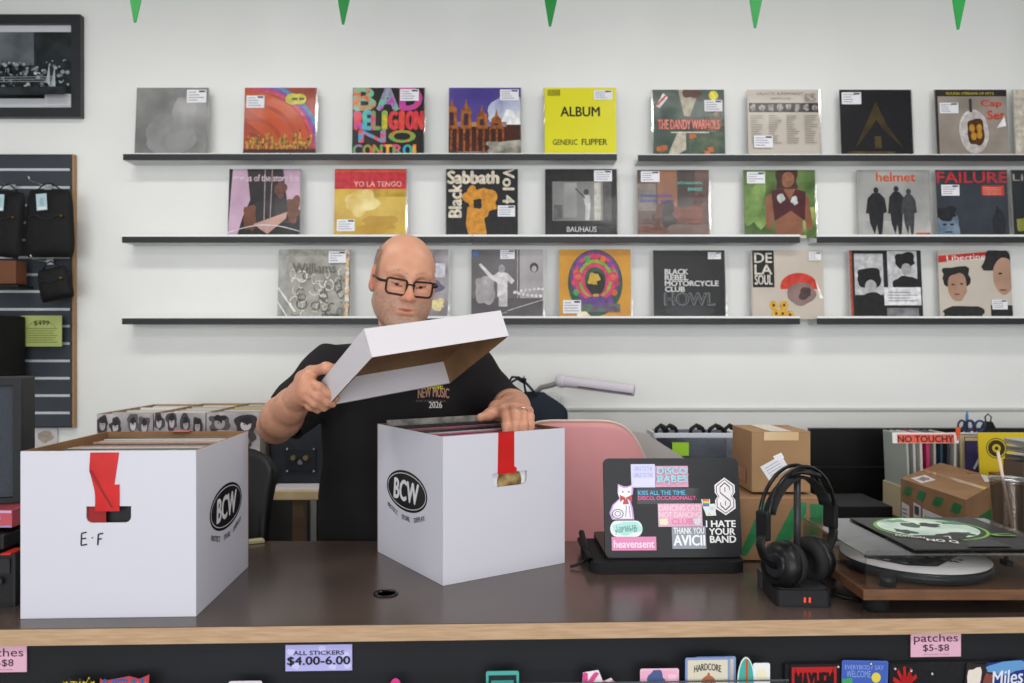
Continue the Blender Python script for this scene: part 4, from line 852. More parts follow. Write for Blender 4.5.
sk('sticker', 'pink strip sticker with white lettering', '#dd7fb0', 73, 547, 362, 637, lambda q: q.text('heavensent', .05, .2, .95, .75, '#f0d8e6', .04))
ov = [(.5+.5*math.cos(a)*min(1, 1), .5+.5*math.sin(a)) for a in [k*PI/14 for k in range(28)]]
ov = [(.2+.2*math.cos(math.radians(a)), .5+.5*math.sin(math.radians(a))) for a in range(90, 271, 20)]+[(.8+.2*math.cos(math.radians(a)), .5+.5*math.sin(math.radians(a))) for a in range(-90, 91, 20)]
sk('sticker', 'white and teal oval sticker', '#e0e8e6', 65, 440, 275, 547, lambda q: (q.blob(.5, .5, .42, .35, '#a8dcd4', 3, .4), q.text('I swear to', .2, .5, .8, .74, '#2c5c5c', .0, rot=.12), q.text('your energy', .15, .22, .85, .5, '#2c8c84', .02, rot=.12)), ov)
cat_o = [(.1, .02), (.95, .02), (.9, .35), (.8, .58), (.92, .72), (.96, 1), (.72, .93), (.58, .93), (.35, 1), (.33, .75), (.4, .6), (.12, .42), (.0, .2)]
def catf(q):
    s_ = lambda x, y: (.08+.84*x, .03+.92*y)
    q.poly([s_(*v) for v in cat_o], '#ece8ee'); q.rect(.44, .56, .58, .62, '#b02c34'); q.poly([(.42, .5), (.64, .62), (.42, .7)], '#b8262c'); q.poly([(.88, .5), (.64, .62), (.88, .7)], '#b8262c')
    q.poly([(.58, .6), (.7, .6), (.76, .44), (.52, .44)], '#b8262c'); q.ell(.53, .78, .035, .02, '#2c2c34'); q.ell(.77, .78, .035, .02, '#2c2c34'); q.ring(.32, .18, .22, .13, .14, '#4a4a54'); q.ring(.32, .18, .12, .07, .2, '#4a4a54'); q.line(.62, .1, .66, .4, .02, '#4a4a54'); q.line(.8, .08, .76, .4, .02, '#4a4a54')
sk('sticker', 'white cat sticker with a red bow', '#c79ad8', 62, 195, 232, 438, catf, cat_o)
hx_ = [(.5, 1), (1, .8), (1, .6), (.86, .5), (1, .4), (1, .18), (.5, 0), (0, .18), (0, .4), (.14, .5), (0, .6), (0, .8)]
def s8(q):
    P = lambda s_: [(.5+(x-.5)*s_, .5+(y-.5)*(1-(1-s_)*.6)) for x, y in hx_]
    q.poly(P(.86), '#5a3040'); q.poly(P(.78), '#ece8ea')
    for a, b in (((.5, .86), (.74, .74)), ((.5, .86), (.26, .74)), ((.26, .74), (.26, .6)), ((.74, .74), (.74, .66)), ((.26, .6), (.74, .38)), ((.74, .38), (.74, .26)), ((.74, .26), (.5, .14)), ((.5, .14), (.26, .26)), ((.26, .26), (.26, .34)), ((.5, .62), (.5, .74)), ((.5, .38), (.5, .26))): q.line(*a, *b, .035, '#5a3040')
sk('sticker', 'white pointed S-shaped sticker', '#e8e4e6', 757, 155, 890, 408, s8, hx_)
sk('sticker', 'white block lettering reading I HATE YOUR BAND', None, 690, 440, 885, 592, lambda q: (q.text('I HATE', .0, .7, 1, .98, '#ececec', .06), q.text('YOUR', .1, .36, .96, .64, '#ececec', .06), q.text('BAND', .12, .02, .98, .31, '#ececec', .06)))
sk('sticker', 'small white figure sticker holding a striped flag', '#dfe4e4', 665, 300, 765, 412, lambda q: ([q.rect(.1, .92-.07*k, .52, .99-.07*k, c) for k, c in enumerate(('#d8344a', '#e88a2c', '#e8d83a', '#3fae5c', '#3f6ac8', '#8a4ab0'))], q.ell(.68, .45, .16, .12, '#c8d4d4'), q.ell(.5, .12, .1, .06, '#d8d88a')), [(.0, 1), (.58, 1), (.58, .7), (.85, .74), (1, .55), (.92, .3), (.95, .02), (.3, 0), (.2, .3), (.1, .5)])

# ================================================================ SHIPPING BOXES BESIDE THE LAPTOP
GT = mat('#2f7a4a', .35, c2='#276a40', scale=20); KRAFT = mat('#916f50', .8, c2='#866547', scale=10, bump=.05, bscale=40); KR2 = mat('#9d7d5b', .75, c2='#937250', scale=8, bump=.05, bscale=40)
def carton(name, label, loc, rz, w, d, h, m_, group=None):
    t = thing(name, label, 'box', loc, (0, 0, rz), group); k = .003
    m = MB(); m.box((w/2, d/2, h/2), (w, d, h-.006), m_).build('carton_body', t, bevel=.002)
    m = MB(); m.box((w/2, d*.25, h-.0015), (w, d*.5-.001, k), m_).box((w/2, d*.75, h-.0015), (w, d*.5-.001, k), m_).build('top_flap', t, bevel=.0008)
    return t
t = carton('cardboard_box', 'lower cardboard box with slanting green tape under a smaller box', (.570, 2.0, TOP+.0005), 0, .212, .21, .158, KRAFT)
q = Print((0, 0, 0), (.212, 0, 0), (0, 0, .158), (0, -1, 0), start=.0006, rough=.3)
for x in (-.08, .3, .7): q.poly([(x, 0 if x > 0 else .1), (x+.17, 0 if x > 0 else .1), (x+.5, .78), (x+.5, 1-.06), (x+.36, .94)][:5], GT)
q.poly([(.86, .5), (.99, .7), (.99, .92), (.84, .92)], GT); q.build('green_tape', t)
MB().box((.214, .06, .1), (.002, .05, .07), mat('#b87a7c', .5)).build('pink_label', t)
t = carton('cardboard_box', 'smaller cardboard box with a crooked white label, stacked on the green-taped box', (at(750, 0, 2.07).x, 2.055, TOP+.1615), math.radians(1), .153, .17, .16, KR2)
q = Print((0, 0, 0), (.153, 0, 0), (0, 0, .16), (0, -1, 0), start=.0006, clip=False); q.poly([(.14, .43), (.5, .62), (.64, .4), (.3, .2)], '#dcdce2'); q.poly([(.36, .6), (.5, .66), (.55, .58), (.42, .5)], '#e2e2e8')
for k in range(5): q.line(.22+.03*k, .4-.04*k, .45+.03*k, .53-.04*k, .008, '#77777f')
q.build('address_label', t)
MB().box((.0765, .085, .1605), (.055, .172, .0006), mat('#c8ad84', .15, coat=.5)).box((.0765, -.0008, .148), (.09, .0005, .022), mat('#c2a47a', .15, coat=.5)).build('clear_tape', t)
q = Print((-.0002, .15, .01), (0, -.12, 0), (0, 0, .09), (-1, 0, 0), start=.0006); q.rect(0, .1, .9, .55, '#8a5a3c'); q.rect(.04, .14, .86, .51, '#a67f54'); [q.line(.1+.15*k, .14, .1+.15*k, .5, .03, '#7c5236') for k in range(6)]; q.build('printed_marks', t)

# ================================================================ HEADPHONES ON THEIR STAND
hb = Vector((.610, 1.70, TOP+.0005)); t = thing('headphone_stand', 'black headphone charging stand with two small red lights', 'stand', hb, (0, 0, math.radians(-3)))
MB().prism(rrect(-.058, -.045, .058, .07, .012), 0, .034, mat('#161619', .45)).build('stand_base', t, bevel=.003)
MB().prism(rrect(-.05, -.038, .05, .062, .01), .034, .036, mat('#1f1f22', .7)).build('charging_pad', t)
for x in (.001, .011): MB().prism(rrect(x-.002, .009, x+.002, .020, .001), .0452, .0462, mat('#e0442c', .4, emit=.6), M=Xm).build('status_light', t)
MB().tube([(.005, .02, .034), (.005, .02, .27)], .0075, mat('#2a2a2e', .35)).build('pole', t)
MB().tube([(-.012, .02, .262), (-.004, .02, .27), (.01, .02, .272), (.03, .02, .27), (.05, .02, .262)], .0, BLACK, flat=(.018, .006, (0, 0, 1)), n=12).build('cradle', t)
MB().box((-.035, .085, .02), (.05, .03, .04), mat('#3a3a3e', .4)).box((-.04, .072, .032), (.012, .004, .006), mat('#5a4a4a', .4)).build('switch_block', t)
hd = thing('headphones', 'large black over-ear headphones hanging on the stand', 'headphones', hb+Vector((.008, .02, .155)), (0, 0, math.radians(31)))
m = MB(); A = [(math.radians(a)) for a in range(-8, 189, 7)]
arc = lambda rx, rz, y, zc=.01: [(rx*math.cos(a), y, zc+rz*math.sin(a)) for a in A]
m.tube(arc(.108, .118, .012), .0042, BLACKG, n=8).build('headband_wire', hd); MB().tube(arc(.108, .118, -.012), .0042, BLACKG, n=8).build('headband_wire', hd)
MB().tube([(.096*math.cos(a), 0, -.002+.106*math.sin(a)) for a in A[4:-4]], 0, mat('#1c1c1f', .7, bump=.2, bscale=80), flat=(.017, .0035, (0, 0, 1)), n=12).build('suspension_strap', hd)
for s in (-1, 1):
    MB().box((s*.108, 0, .012), (.012, .034, .06), BLACK).build('band_slider', hd, bevel=.004)
    MB().tube([(s*.110, 0, -.005), (s*.118, 0, -.028), (s*.106, 0, -.056), (s*.078, 0, -.078)], 0, BLACK, flat=(.012, .005, (1, 0, 0)), n=10).build('yoke', hd)
    Mc = Matrix.Translation((s*.05, 0, -.078)) @ Matrix.Rotation(s*math.radians(84), 4, 'Y')
    cup = MB(); cup.lathe([(.02, .026), (.036, .024), (.047, .014), (.05, 0), (.048, -.006), (.0, -.006)], mat('#101012', .38), M=Mc, n=36); cup.lathe([(0, .0265), (.021, .0262), (.03, .0255)], mat('#1c1c20', .3), M=Mc, n=36); cup.build('ear_cup', hd)
    pad = MB(); pad.lathe([(.022, -.006), (.046, -.006), (.05, -.014), (.047, -.025), (.036, -.029), (.024, -.026), (.02, -.018)], mat('#1a1a1c', .75, bump=.15, bscale=60), M=Mc, n=36); pad.build('ear_pad', hd)
q = Print((0, 0, 0), (.026, 0, 0), (0, 0, .005), (0, -1, 0), clip=False)
# ================================================================ TURNTABLE
tx, ty = .7066, 1.6; t = thing('turntable', 'walnut turntable with a clear dust cover at the right of the counter', 'turntable', (tx, ty, TOP+.0005))
PW, PD = .46, .36
for x in (.045, PW-.05):
    for y in (.045, PD-.05): MB().lathe([(.024, 0), (.026, .004), (.026, .022), (.02, .031)], BLACKM, M=Matrix.Translation((x, y, 0)), n=24).build('foot', t)
MB().box((PW/2, PD/2, .0415), (PW, PD, .021), WOOD).build('plinth', t, bevel=.0015)
pc = Vector((.186, .17, 0))
MB().lathe([(.0, .056), (.151, .056), (.154, .058), (.154, .076), (.0, .0765)], mat('#24262a', .3), M=Matrix.Translation(pc), n=72).build('platter', t)
m = MB(); m.lathe([(.151, .0767), (.1525, .0785), (.0, .079)], mat('#eee6e0', .8, c2='#e6ddd7', scale=20), M=Matrix.Translation(pc), n=72)
sm = m.build('slip_mat', t)
q = Print((pc.x-.152, pc.y-.152, .0792), (.304, 0, 0), (0, .304, 0), (0, 0, 1), clip=False); r = random.Random(9)
q.poly([(.1, .42), (.3, .2), (.5, .17), (.85, .5), (.6, .62), (.2, .6)], ('#34363e', '#8c8a8c', 40))
for k in range(70):
    a = r.random()*2*PI; rr_ = r.random()**.5; q.blob(.45+.33*rr_*math.cos(a), .4+.2*rr_*math.sin(a), .02, .02, r.choice(['#24262c', '#c4bcba', '#3c3e46']), k, .6)
q.build('slip_mat_print', t)
MB().cyl((pc.x, pc.y, .079), (pc.x, pc.y, .087), .0035, STEEL).build('spindle', t)
MB().lathe([(.0165, .052), (.0165, .07), (.014, .072), (0, .072)], mat('#17181b', .35), M=Matrix.Translation((.062, .03, 0)), n=28).build('speed_knob', t)
MB().lathe([(.028, .052), (.028, .07), (.02, .074), (0, .074)], BLACK, M=Matrix.Translation((PW-.07, PD-.08, 0)), n=28).build('tonearm_base', t)
MB().tube([(PW-.07, PD-.05, .09), (PW-.07, PD-.09, .092), (PW-.075, .16, .09), (PW-.11, .1, .086)], .0045, mat('#1c1c1f', .3)).box((PW-.118, .088, .083), (.014, .026, .01), BLACK).build('tonearm', t)
MB().cyl((PW-.07, PD-.05, .09), (PW-.07, PD-.02, .09), .014, STEEL).build('counterweight', t)
CL = clear('#f4f5f6', fac=.015, rough=.04); c0, c1, ch, k = .008, PW-.008, .065, .0025; zc = .0525
m = MB(); m.box((PW/2, c0+k/2, zc+ch/2), (PW-.016, k, ch), CL); m.box((c0+k/2, PD/2, zc+ch/2), (k, PD-.016-2*k, ch), CL); m.box((c1-k/2, PD/2, zc+ch/2), (k, PD-.016-2*k, ch), CL); m.box((PW/2, PD-c0-k/2, zc+ch/2), (PW-.016, k, ch), CL)
m.box((PW/2, PD/2, zc+ch+k/2), (PW-.016, PD-.016, k), clear('#dadbdc', fac=.13, rough=.12)); m.build('dust_cover', t)
t = thing('record_sleeve', 'black record sleeve with a green-ringed pale oval, lying on the dust cover', 'record', (tx+.119, ty+.035, TOP+.0005+zc+ch+k+.001), (0, 0, math.radians(1)))
MB().box((.15, .15, .0015), (.3, .3, .003), mat('#141415', .45)).build('sleeve', t, bevel=.0008)
q = Print((0, 0, .0031), (.3, 0, 0), (0, .3, 0), (0, 0, 1), rough=.45, coat=.15)
q.rect(0, 0, 1, 1, '#141516'); q.ell(.45, .62, .4, .37, '#6fae3a', 48); q.ell(.45, .62, .38, .35, '#17201c', 48); q.ell(.44, .64, .36, .33, ('#a8c4b4', '#d8e4dc', 12), 40)
for (x, y, a, b, c_) in ((.2, .52, .07, .1, '#24382e'), (.36, .72, .06, .08, '#3c5a4a'), (.5, .72, .07, .07, '#1c2a22'), (.58, .44, .1, .05, '#2c4a3a'), (.42, .34, .18, .1, '#141c18'), (.72, .8, .1, .06, '#4c7a60'), (.3, .86, .1, .05, '#6a9a80')): q.blob(x, y, a, b, c_, x*31, .5)
q.text('NO Q', .22, .17, .42, .26, '#e0e0e0', .03, rot=-.35); q.text('EDITION', .06, .32, .25, .38, '#d8d8d8', .01, rot=-.5); q.text('7', .4, .27, .45, .35, '#d8d8d8', .02); q.blob(.86, .38, .09, .04, '#5f9a34', 2, .2); q.blob(.88, .38, .06, .02, '#24301c', 3, .2); q.poly([(.4, .04), (.72, .04), (.68, .24), (.52, .24)], '#2c2e34')  # last dark grey quad is a reflection painted into the cover colour
q.build('cover_print', t)
t = thing('power_cable', 'black cable lying on the counter behind the headphone stand', 'cable', (0, 0, TOP+.004))
MB().tube([(.66, 1.76, 0), (.70, 1.72, 0), (.735, 1.69, .0), (.76, 1.72, .0), (.78, 1.8, 0), (.8, 1.95, 0)], .0035, BLACK, n=8).build('cable_body', t)
# ================================================================ LEFT FOREGROUND STACK
t = thing('amplifier', 'low black sloping equipment box at the far left of the counter', 'equipment', (-1.035, 1.66, TOP+.0005), (0, 0, math.radians(2)))
MB().prism([(-.33, 0), (0, 0), (0, .3), (-.33, .3)], 0, .11, mat('#1b1b1d', .5)).build('case', t, bevel=.006)
MB().box((-.165, -.002, .085), (.31, .004, .03), mat('#26262a', .5)).build('top_band', t); MB().cyl((-.03, 0, .055), (-.03, -.012, .055), .009, mat('#2e2e32', .3)).build('knob', t)
MB().box((-.012, .01, .112), (.02, .05, .003), mat('#c03020', .5)).build('red_tab', t)
t = thing('record_player', 'slim black record player under the pink sleeve at the left edge', 'turntable', (-1.06, 1.66, TOP+.1145))
MB().box((-.17, .15, .018), (.34, .3, .032), mat('#141416', .4)).build('plinth', t, bevel=.004); MB().lathe([(0, .034), (.14, .034), (.14, .04), (0, .04)], BLACK, M=Matrix.Translation((-.19, .15, 0)), n=40).build('platter', t)
t = thing('record_sleeve', 'stack of pink-red sleeve in plastic under the foreground loudspeaker', 'record', (-1.062, 1.69, TOP+.1555), group=None)
m = MB(); m.box((-.155, .15, .02), (.31, .3, .038), mat('#c0505a', .35, coat=.5, c2='#b04450', scale=9)).build('sleeve_edge', t, bevel=.002)
q = Print((-.31, -.0004, .0), (.31, 0, 0), (0, 0, .04), (0, -1, 0)); q.rect(0, .82, 1, .95, '#c8a0c0'); q.rect(0, .06, 1, .16, '#9a88b8'); [q.text('F', .86+.05*k, .35, .88+.05*k, .65, '#a894c8') for k in range(2)]; q.build('spine_print', t)
t = thing('loudspeaker', 'dark grey bookshelf loudspeaker in the left foreground', 'speaker', (-1.092, 1.775, TOP+.196), (0, 0, math.radians(20)))
CB = mat('#1a1b1e', .6); MB().box((-.11, .065, .138), (.22, .13, .276), CB).build('cabinet', t, bevel=.003)
m = MB(); m.holed([(-.22, .0), (0, .0), (0, .276), (-.22, .276)], [(-.205, .012), (-.205, .26), (-.016, .26), (-.016, .012)], 0, .012, CB, M=Xm); m.build('front_rim', t, bevel=.001)
MB().box((-.1105, -.002, .136), (.186, .006, .245), mat('#40444c', .9, c2='#3a3e46', scale=200, bump=.3, bscale=300)).build('grille_cloth', t)

# ================================================================ BACK LEFT: SINGLES BOXES, TABLE, SPEAKER, CHAIR
t = thing('storage_cabinet', 'black cabinet along the back wall under the picture-printed boxes', 'cabinet', (-1.215, 3.13, 0))
zt = at(0, 466, 2.86).z
MB().box((0, 0, zt/2-.001), (.68, .66, zt-.004), mat('#0e0f12', .6)).build('body', t, bevel=.003); [MB().box((x, -.332, zt/2), (.32, .012, zt-.06), mat('#141519', .5)).build('door', t, bevel=.002) for x in (-.168, .168)]
t['label'] = 'black cabinet along the back wall under the picture-printed boxes'
def single_box(px0, px1, py, label, seed, extra=False, D=2.84):
    a = at(px0, py, D); b = at(px1, py, D); w = b.x-a.x; h = a.z-zt-.002; d = .46; k = .004
    t = thing('picture_box', label, 'box', (a.x, D, zt+.001), group='picture-printed record boxes on the cabinet')
    BR = mat('#a88a64', .8); IN = mat('#8c7452', .8)
    m = MB(); m.box((w/2, k/2, h/2), (w, k, h), BR, mats=[BR, BR, BR, IN, BR, BR]).box((w/2, d-k/2, h/2), (w, k, h), BR).box((k/2, d/2, h/2), (k, d-2*k, h), BR).box((w-k/2, d/2, h/2), (k, d-2*k, h), BR, mats=[IN, mat('#9a9488', .6), BR, BR, BR, BR]).box((w/2, d/2, k/2), (w-2*k, d-2*k, k), BR); m.build('box_body', t)
    p = Print((0, 0, 0), (w, 0, 0), (0, 0, h), (0, -1, 0), rough=.5); p.rect(0, 0, 1, 1, ('#8d878a', '#c9c3c6', 12)); r = random.Random(seed)
    n = 2 if extra else 4
    for k_ in range(3):
        for j in range(n):
            x = (j+.5)/n+r.uniform(-.05, .05); y = .8-.33*k_+r.uniform(-.04, .04); p.blob(x, y, .42/n, .17, r.choice(['#4a4448', '#3a3438', '#5c565a']), r.random()*30, .3)
            p.ell(x, y-.02, .2/n, .1, r.choice(['#c0b8ba', '#a8a0a2', '#d0c8ca'])); p.ell(x-.05/n, y-.01, .03/n, .012, '#3a3438', 8); p.ell(x+.06/n, y-.01, .03/n, .012, '#3a3438', 8); p.blob(x, y+.07, .22/n, .06, '#2a2428', r.random()*9, .3)
    p.build('picture_print', t)
    for j in range(7):
        s_ = thing('record_sleeve', 'thin sleeve filed inside a picture-printed box', 'record', (a.x+w/2, D+.06+.055*j, zt+.008), (-.12, 0, 0), 'sleeves filed inside the picture-printed boxes')
        hh = h-.012+.006*r.random(); MB().box((0, 0, hh/2), (w-.03, .003, hh), mat(r.choice(['#d0ccc6', '#e0dedc', '#b03a30', '#c9b26a', '#a8a4a0'] if extra else ['#e4e2e0', '#cfd0d0', '#d8d4cc', '#bcb6ac']), .4)).build('sleeve', s_)
single_box(97, 153, 413.5, 'picture-printed record box with dark-haired portraits, leftmost of the three', 3)
single_box(154, 205.5, 412.5, 'picture-printed record box with a crowd of small portraits, middle of the three', 8)
single_box(206.5, 260, 412, 'picture-printed record box with a red sleeve on top, nearest the man', 12, True)
zs = at(0, 491, 2.75).z
t = thing('side_table', 'small pale-topped wooden table holding the rear speaker cabinet', 'table', (at(264, 0, 2.75).x, 2.75, 0))
tw = .42
MB().box((tw/2, .22, zs-.016), (tw, .44, .032), mat('#cbb58f', .5, c2='#bfa67c', scale=10)).build('table_top', t, bevel=.003); MB().box((tw/2, .21, zs+.0006), (tw-.02, .38, .001), mat('#dcd6dc', .4)).build('pale_surface', t)
for x in (.11, tw-.04):
    for y in (.05, .39): MB().box((x, y, (zs-.033)/2), (.04, .04, zs-.035), mat('#6f5840', .6)).build('leg', t)
t = thing('speaker_cabinet', 'dark speaker cabinet turned round, its back plate with two brass terminals showing', 'speaker', (at(308, 0, 2.85).x, 2.9, zs+.002))
sh = at(0, 408, 2.85).z-zs; DC = mat('#23262c', .75, c2='#282b32', scale=30)
MB().box((.02, .09, sh/2), (.33, .2, sh), DC).build('cabinet', t, bevel=.006)
MB().box((-.035, -.012, .085), (.11, .006, .085), mat('#1b1d22', .5)).build('terminal_plate', t, bevel=.002)
for x, c in ((-.06, '#b59a78'), (-.015, '#b59a78')): MB().cyl((x, -.014, .095), (x, -.03, .095), .009, mat(c, .3, metal=.8)).build('terminal', t)
MB().cyl((-.037, -.014, .08), (-.037, -.02, .075), .009, mat('#8a8d92', .3, metal=.8)).build('terminal', t)
for x in (-.085, .012):
    for z in (.045, .125): MB().ball((x, -.015, z), .004, STEEL, n=8).build('screw', t)
# swivel chair behind
t = thing('swivel_chair', 'dark office chair standing empty behind the counter, left of the man', 'chair', (at(236, 0, 2.42).x, 2.42, 0), (0, 0, math.radians(-20)))
def shell(u, v, w=.4, h=.4, bow=.06):
    x = (u-.5)*2; y = v; e = (1-abs(x)**3.2*.35)
    return (x*w/2*(1-.12*v**3), bow*x*x+.05*math.sin(v*PI)-.05*v, h*v*(1-.14*abs(x)**3))
m = MB(); m.grid(lambda u, v: (lambda q: (q[0], -q[1], q[2]+.86))(shell(u, v, .34, .36)), 18, 14, mat('#18191b', .5)); m.build('backrest', t, solid=.03, bevel=0)
MB().prism(rrect(-.23, -.22, .23, .22, .08), .6, .67, mat('#17181a', .7)).build('seat', t, bevel=.02)
MB().tube([(.0, .03, 1.0), (.02, .05, .8), (0, .0, .62)], 0, mat('#4a4e54', .35), flat=(.02, .012, (1, 0, 0))).build('back_support', t)
MB().cyl((0, 0, .08), (0, 0, .6), .03, BLACK).build('gas_post', t)
for k_ in range(5): a_ = 2*PI*k_/5; m = MB().tube([(0, 0, .11), (.22*math.cos(a_), .22*math.sin(a_), .07)], [.025, .015], BLACK).build('base_leg', t); MB().ball((.22*math.cos(a_), .22*math.sin(a_), .03), .028, BLACK, n=12).build('caster', t)
t = thing('yellow_note', 'pale yellow note lying on the counter edge just right of the E F box', 'note', (at(250, 0, 2.17).x, 2.19, TOP+.001), (0, 0, .5)); MB().box((0, 0, .004), (.06, .03, .008), mat('#b5b088', .7)).build('note_pad', t, bevel=.001)

# ================================================================ PINK CHAIR
t = thing('shell_chair', 'pink rounded shell chair with a thin cream rim behind the counter', 'chair', (at(575, 0, 2.68).x, 2.68, 0), (0, 0, 0))
zt_ = at(0, 420.5, 2.66).z; cw = .56; hh = .62
def sh2(u, v):
    a = (u-.5)*2; top_ = (1-.42*abs(a)**4.5)
    return (a*cw/2*(1-.05*(1-v)), -.03+.1*a*a-.10*(1-v), zt_-hh+hh*v*top_)
PK = mat('#dc9a9e', .55, c2='#d69296', scale=4)
MB().grid(sh2, 40, 24, PK).build('backrest', t, solid=.008)
rim = [sh2(0, v/20) for v in range(21)]+[sh2(u/40, 1) for u in range(1, 40)]+[sh2(1, 1-v/20) for v in range(21)]
MB().tube([(p_[0], p_[1]-.002, p_[2]) for p_ in rim], .0048, mat('#d8c8b8', .5), n=8).build('rim', t)
MB().prism(rrect(-.24, -.42, .24, -.02, .12), zt_-hh-.03, zt_-hh+.02, PK).build('seat', t, bevel=.015)
for x in (-.18, .18):
    for y in (-.36, -.06): MB().tube([(x, y, zt_-hh-.03), (x*1.2, y*1.1+.02, 0)], [.018, .013], mat('#b09470', .5)).build('leg', t)
# white slanted board right of the chair
t = thing('folded_board', 'pale grey board leaning between the pink chair and the clear bin', 'board', (at(655, 0, 2.9).x, 2.9, 0))
MB().prism([(-.22, 0), (.1, 0), (.16, at(0, 468, 2.9).z), (.10, at(0, 457, 2.9).z), (-.03, at(0, 434, 2.9).z), (-.22, at(0, 424, 2.9).z)], -.006, .006, mat('#b5b0ae', .6), M=Xm).build('board', t, bevel=.001)

# ================================================================ RIGHT BACK DESK AND WHAT STANDS ON IT
t = thing('back_desk', 'dark work desk behind the counter under the cartons and crates', 'desk', (1.48, 2.85, 0))
MB().box((0, 0, .865), (1.7, 1.1, .036), mat('#2a2422', .5)).build('desk_top', t, bevel=.002)
for x in (-.82, .82): MB().box((x, 0, .423), (.03, 1.06, .846), mat('#1c1a1a', .6)).build('side_panel', t)
DT = .8835
def shelfbin():
    D = 2.98; a = at(657, 433, D); b = at(733, 433, D); w = b.x-a.x; t = thing('clear_bin', 'clear plastic bin of records with black clips behind the laptop', 'bin', (a.x, D, DT)); h = a.z-DT
    cl = clear('#dfe2e6', fac=.1, rough=.15); m = MB(); m.box((w/2, 0, h/2), (w, .004, h), cl).box((w/2, .14, h/2), (w, .004, h), cl).box((0, .07, h/2), (.004, .136, h), cl).box((w, .07, h/2), (.004, .136, h), cl).box((w/2, .07, .002), (w, .14, .004), cl); m.build('bin_body', t)
    m = MB(); m.box((w/2, -.006, h-.008), (w+.02, .016, .018), mat('#c8cad4', .4)).box((w/2, .146, h-.008), (w+.02, .016, .018), mat('#c8cad4', .4)).box((-.006, .07, h-.008), (.016, .16, .018), mat('#c8cad4', .4)).box((w+.006, .07, h-.008), (.016, .16, .018), mat('#c8cad4', .4)); m.build('rim', t, bevel=.002)
    for j in range(9):
        s_ = thing('record_sleeve', 'record filed inside the clear plastic bin', 'record', (a.x+w/2, D+.024+.012*j, DT+.006), (-.05, 0, 0), 'records inside the clear bin')
        MB().box((0, 0, (h-.03)/2), (w-.03, .004, h-.03), mat(['#2a3446', '#1c2230', '#3a4a66', '#20242c'][j % 4], .4, c2='#4a5a78', scale=12)).build('sleeve', s_)
    s_ = thing('sticky_note', 'lime green sticky note on the clear bin', 'note', at(680.5, 449, D-.004)); MB().box((0, 0, 0), (.062, .0012, .05), mat('#9ccc34', .6)).build('note', s_)
    for x, rr_ in ((at(661, 0, D).x, .02), (at(670, 0, D).x, .022), (at(685, 0, D+.2).x, .024), (at(703, 0, D+.2).x, .026), (at(716, 0, D+.2).x, .02)):
        s_ = thing('spring_clip', 'black plastic clip gripping the rim of the clear bin', 'clip', (x, D+.0, at(0, 432, D).z), group='black clips on the clear bin')
        MB().tube([(-rr_, 0, -.012), (-rr_*.9, -.004, .012), (0, 0, .026), (rr_*.9, .004, .014), (rr_*1.2, 0, -.002)], .0075, BLACK, n=8).build('jaw', s_); MB().ball((rr_*.4, 0, .018), .011, BLACK, n=10).build('spring', s_)
shelfbin()
# flat black panel against the wall
a = at(810.5, 428.5, 3.33); b = at(1100, 540, 3.33)
t = thing('display_screen', 'wide flat black screen standing behind the crates on the right', 'screen', (a.x, 3.33, DT))
MB().box(((b.x-a.x)/2, .02, (a.z-DT)/2+.004), (b.x-a.x, .035, a.z-DT-.008), mat('#0c0c0e', .4)).build('panel', t, bevel=.004)
z_ = at(0, 474, 3.15).z-DT; MB().box(((b.x-a.x)/2, -.002, z_), (b.x-a.x-.01, .006, .008), mat('#1c1c20', .4)).build('seam_strip', t)
a = at(812, 506, 2.75); t = thing('black_box', 'low black box in front of the black screen', 'box', (a.x, 2.75, DT)); MB().box((.14, .12, (a.z-DT)/2), (.28, .24, a.z-DT-.002), mat('#09090b', .55)).build('case', t, bevel=.004)
# crate of records with sign
D = 2.98; a = at(905, 441, D); w = .56
cr = thing('record_crate', 'pale open crate of upright records behind the labelled carton', 'crate', (a.x+.02, D, DT)); h = .29
m = MB(); CRM = mat('#c9bb98', .6); m.box((w/2, 0, .06), (w, .01, .12), CRM).box((w/2, .215, .06), (w, .01, .12), CRM).box((0, .1075, .06), (.01, .205, .12), CRM).box((w, .1075, .06), (.01, .205, .12), CRM).box((w/2, .1075, .006), (w-.02, .2, .01), CRM); m.build('crate_body', cr, bevel=.001)
cols = ['#b0b8b0', '#c8c8c4', '#d8d6d0', '#c03a6c', '#b8b4ac', '#2f4a5a', '#3a3c44', '#d0ccc4']
for j, c in enumerate(cols):
    x = a.x+.03+.024*j; s_ = thing('record_sleeve', ['grey-green', 'light grey', 'off-white', 'magenta', 'warm grey', 'dark teal', 'charcoal', 'cream'][j]+' record edge standing at the left end of the crate', 'record', (x, D+.012, DT+.013), (0, math.radians(-2.5+.4*j), 0))
    MB().box((0, .1, .155), (.009 if j != 3 else .013, .185, .31), mat(c, .4, coat=.3)).build('sleeve', s_, bevel=.001)
for j in range(4):
    s_ = thing('record_sleeve', ['sleeve with a purple-blue picture facing out of the crate', 'tan sleeve edge at the front of the crate', 'grey sleeve behind the purple one in the crate', 'white sleeve at the back of the crate'][j], 'record', (a.x+.23+.17, D+.03+.035*j, DT+.014), (-.06, 0, 0))
    MB().box((0, 0, .15), (.3, .004, .296+.004*j), mat(['#3a3560', '#c9b48a', '#8a8a8c', '#d8d6d2'][j], .35, coat=.4)).build('sleeve', s_)
    if j == 0: q = Print((-.15, -.0025, 0), (.3, 0, 0), (0, 0, .296), (0, -1, 0)); q.rect(0, 0, 1, 1, ('#2c2f4a', '#3f3a6a', 7)); q.blob(.5, .7, .38, .2, '#4a3c9a', 2, .3); q.line(.1, .6, .24, .86, .03, '#c8c8d4'); q.blob(.65, .85, .06, .05, '#c8a0c8', 4); q.rect(0, .96, 1, 1, '#c9b48a'); q.build('cover_print', s_)
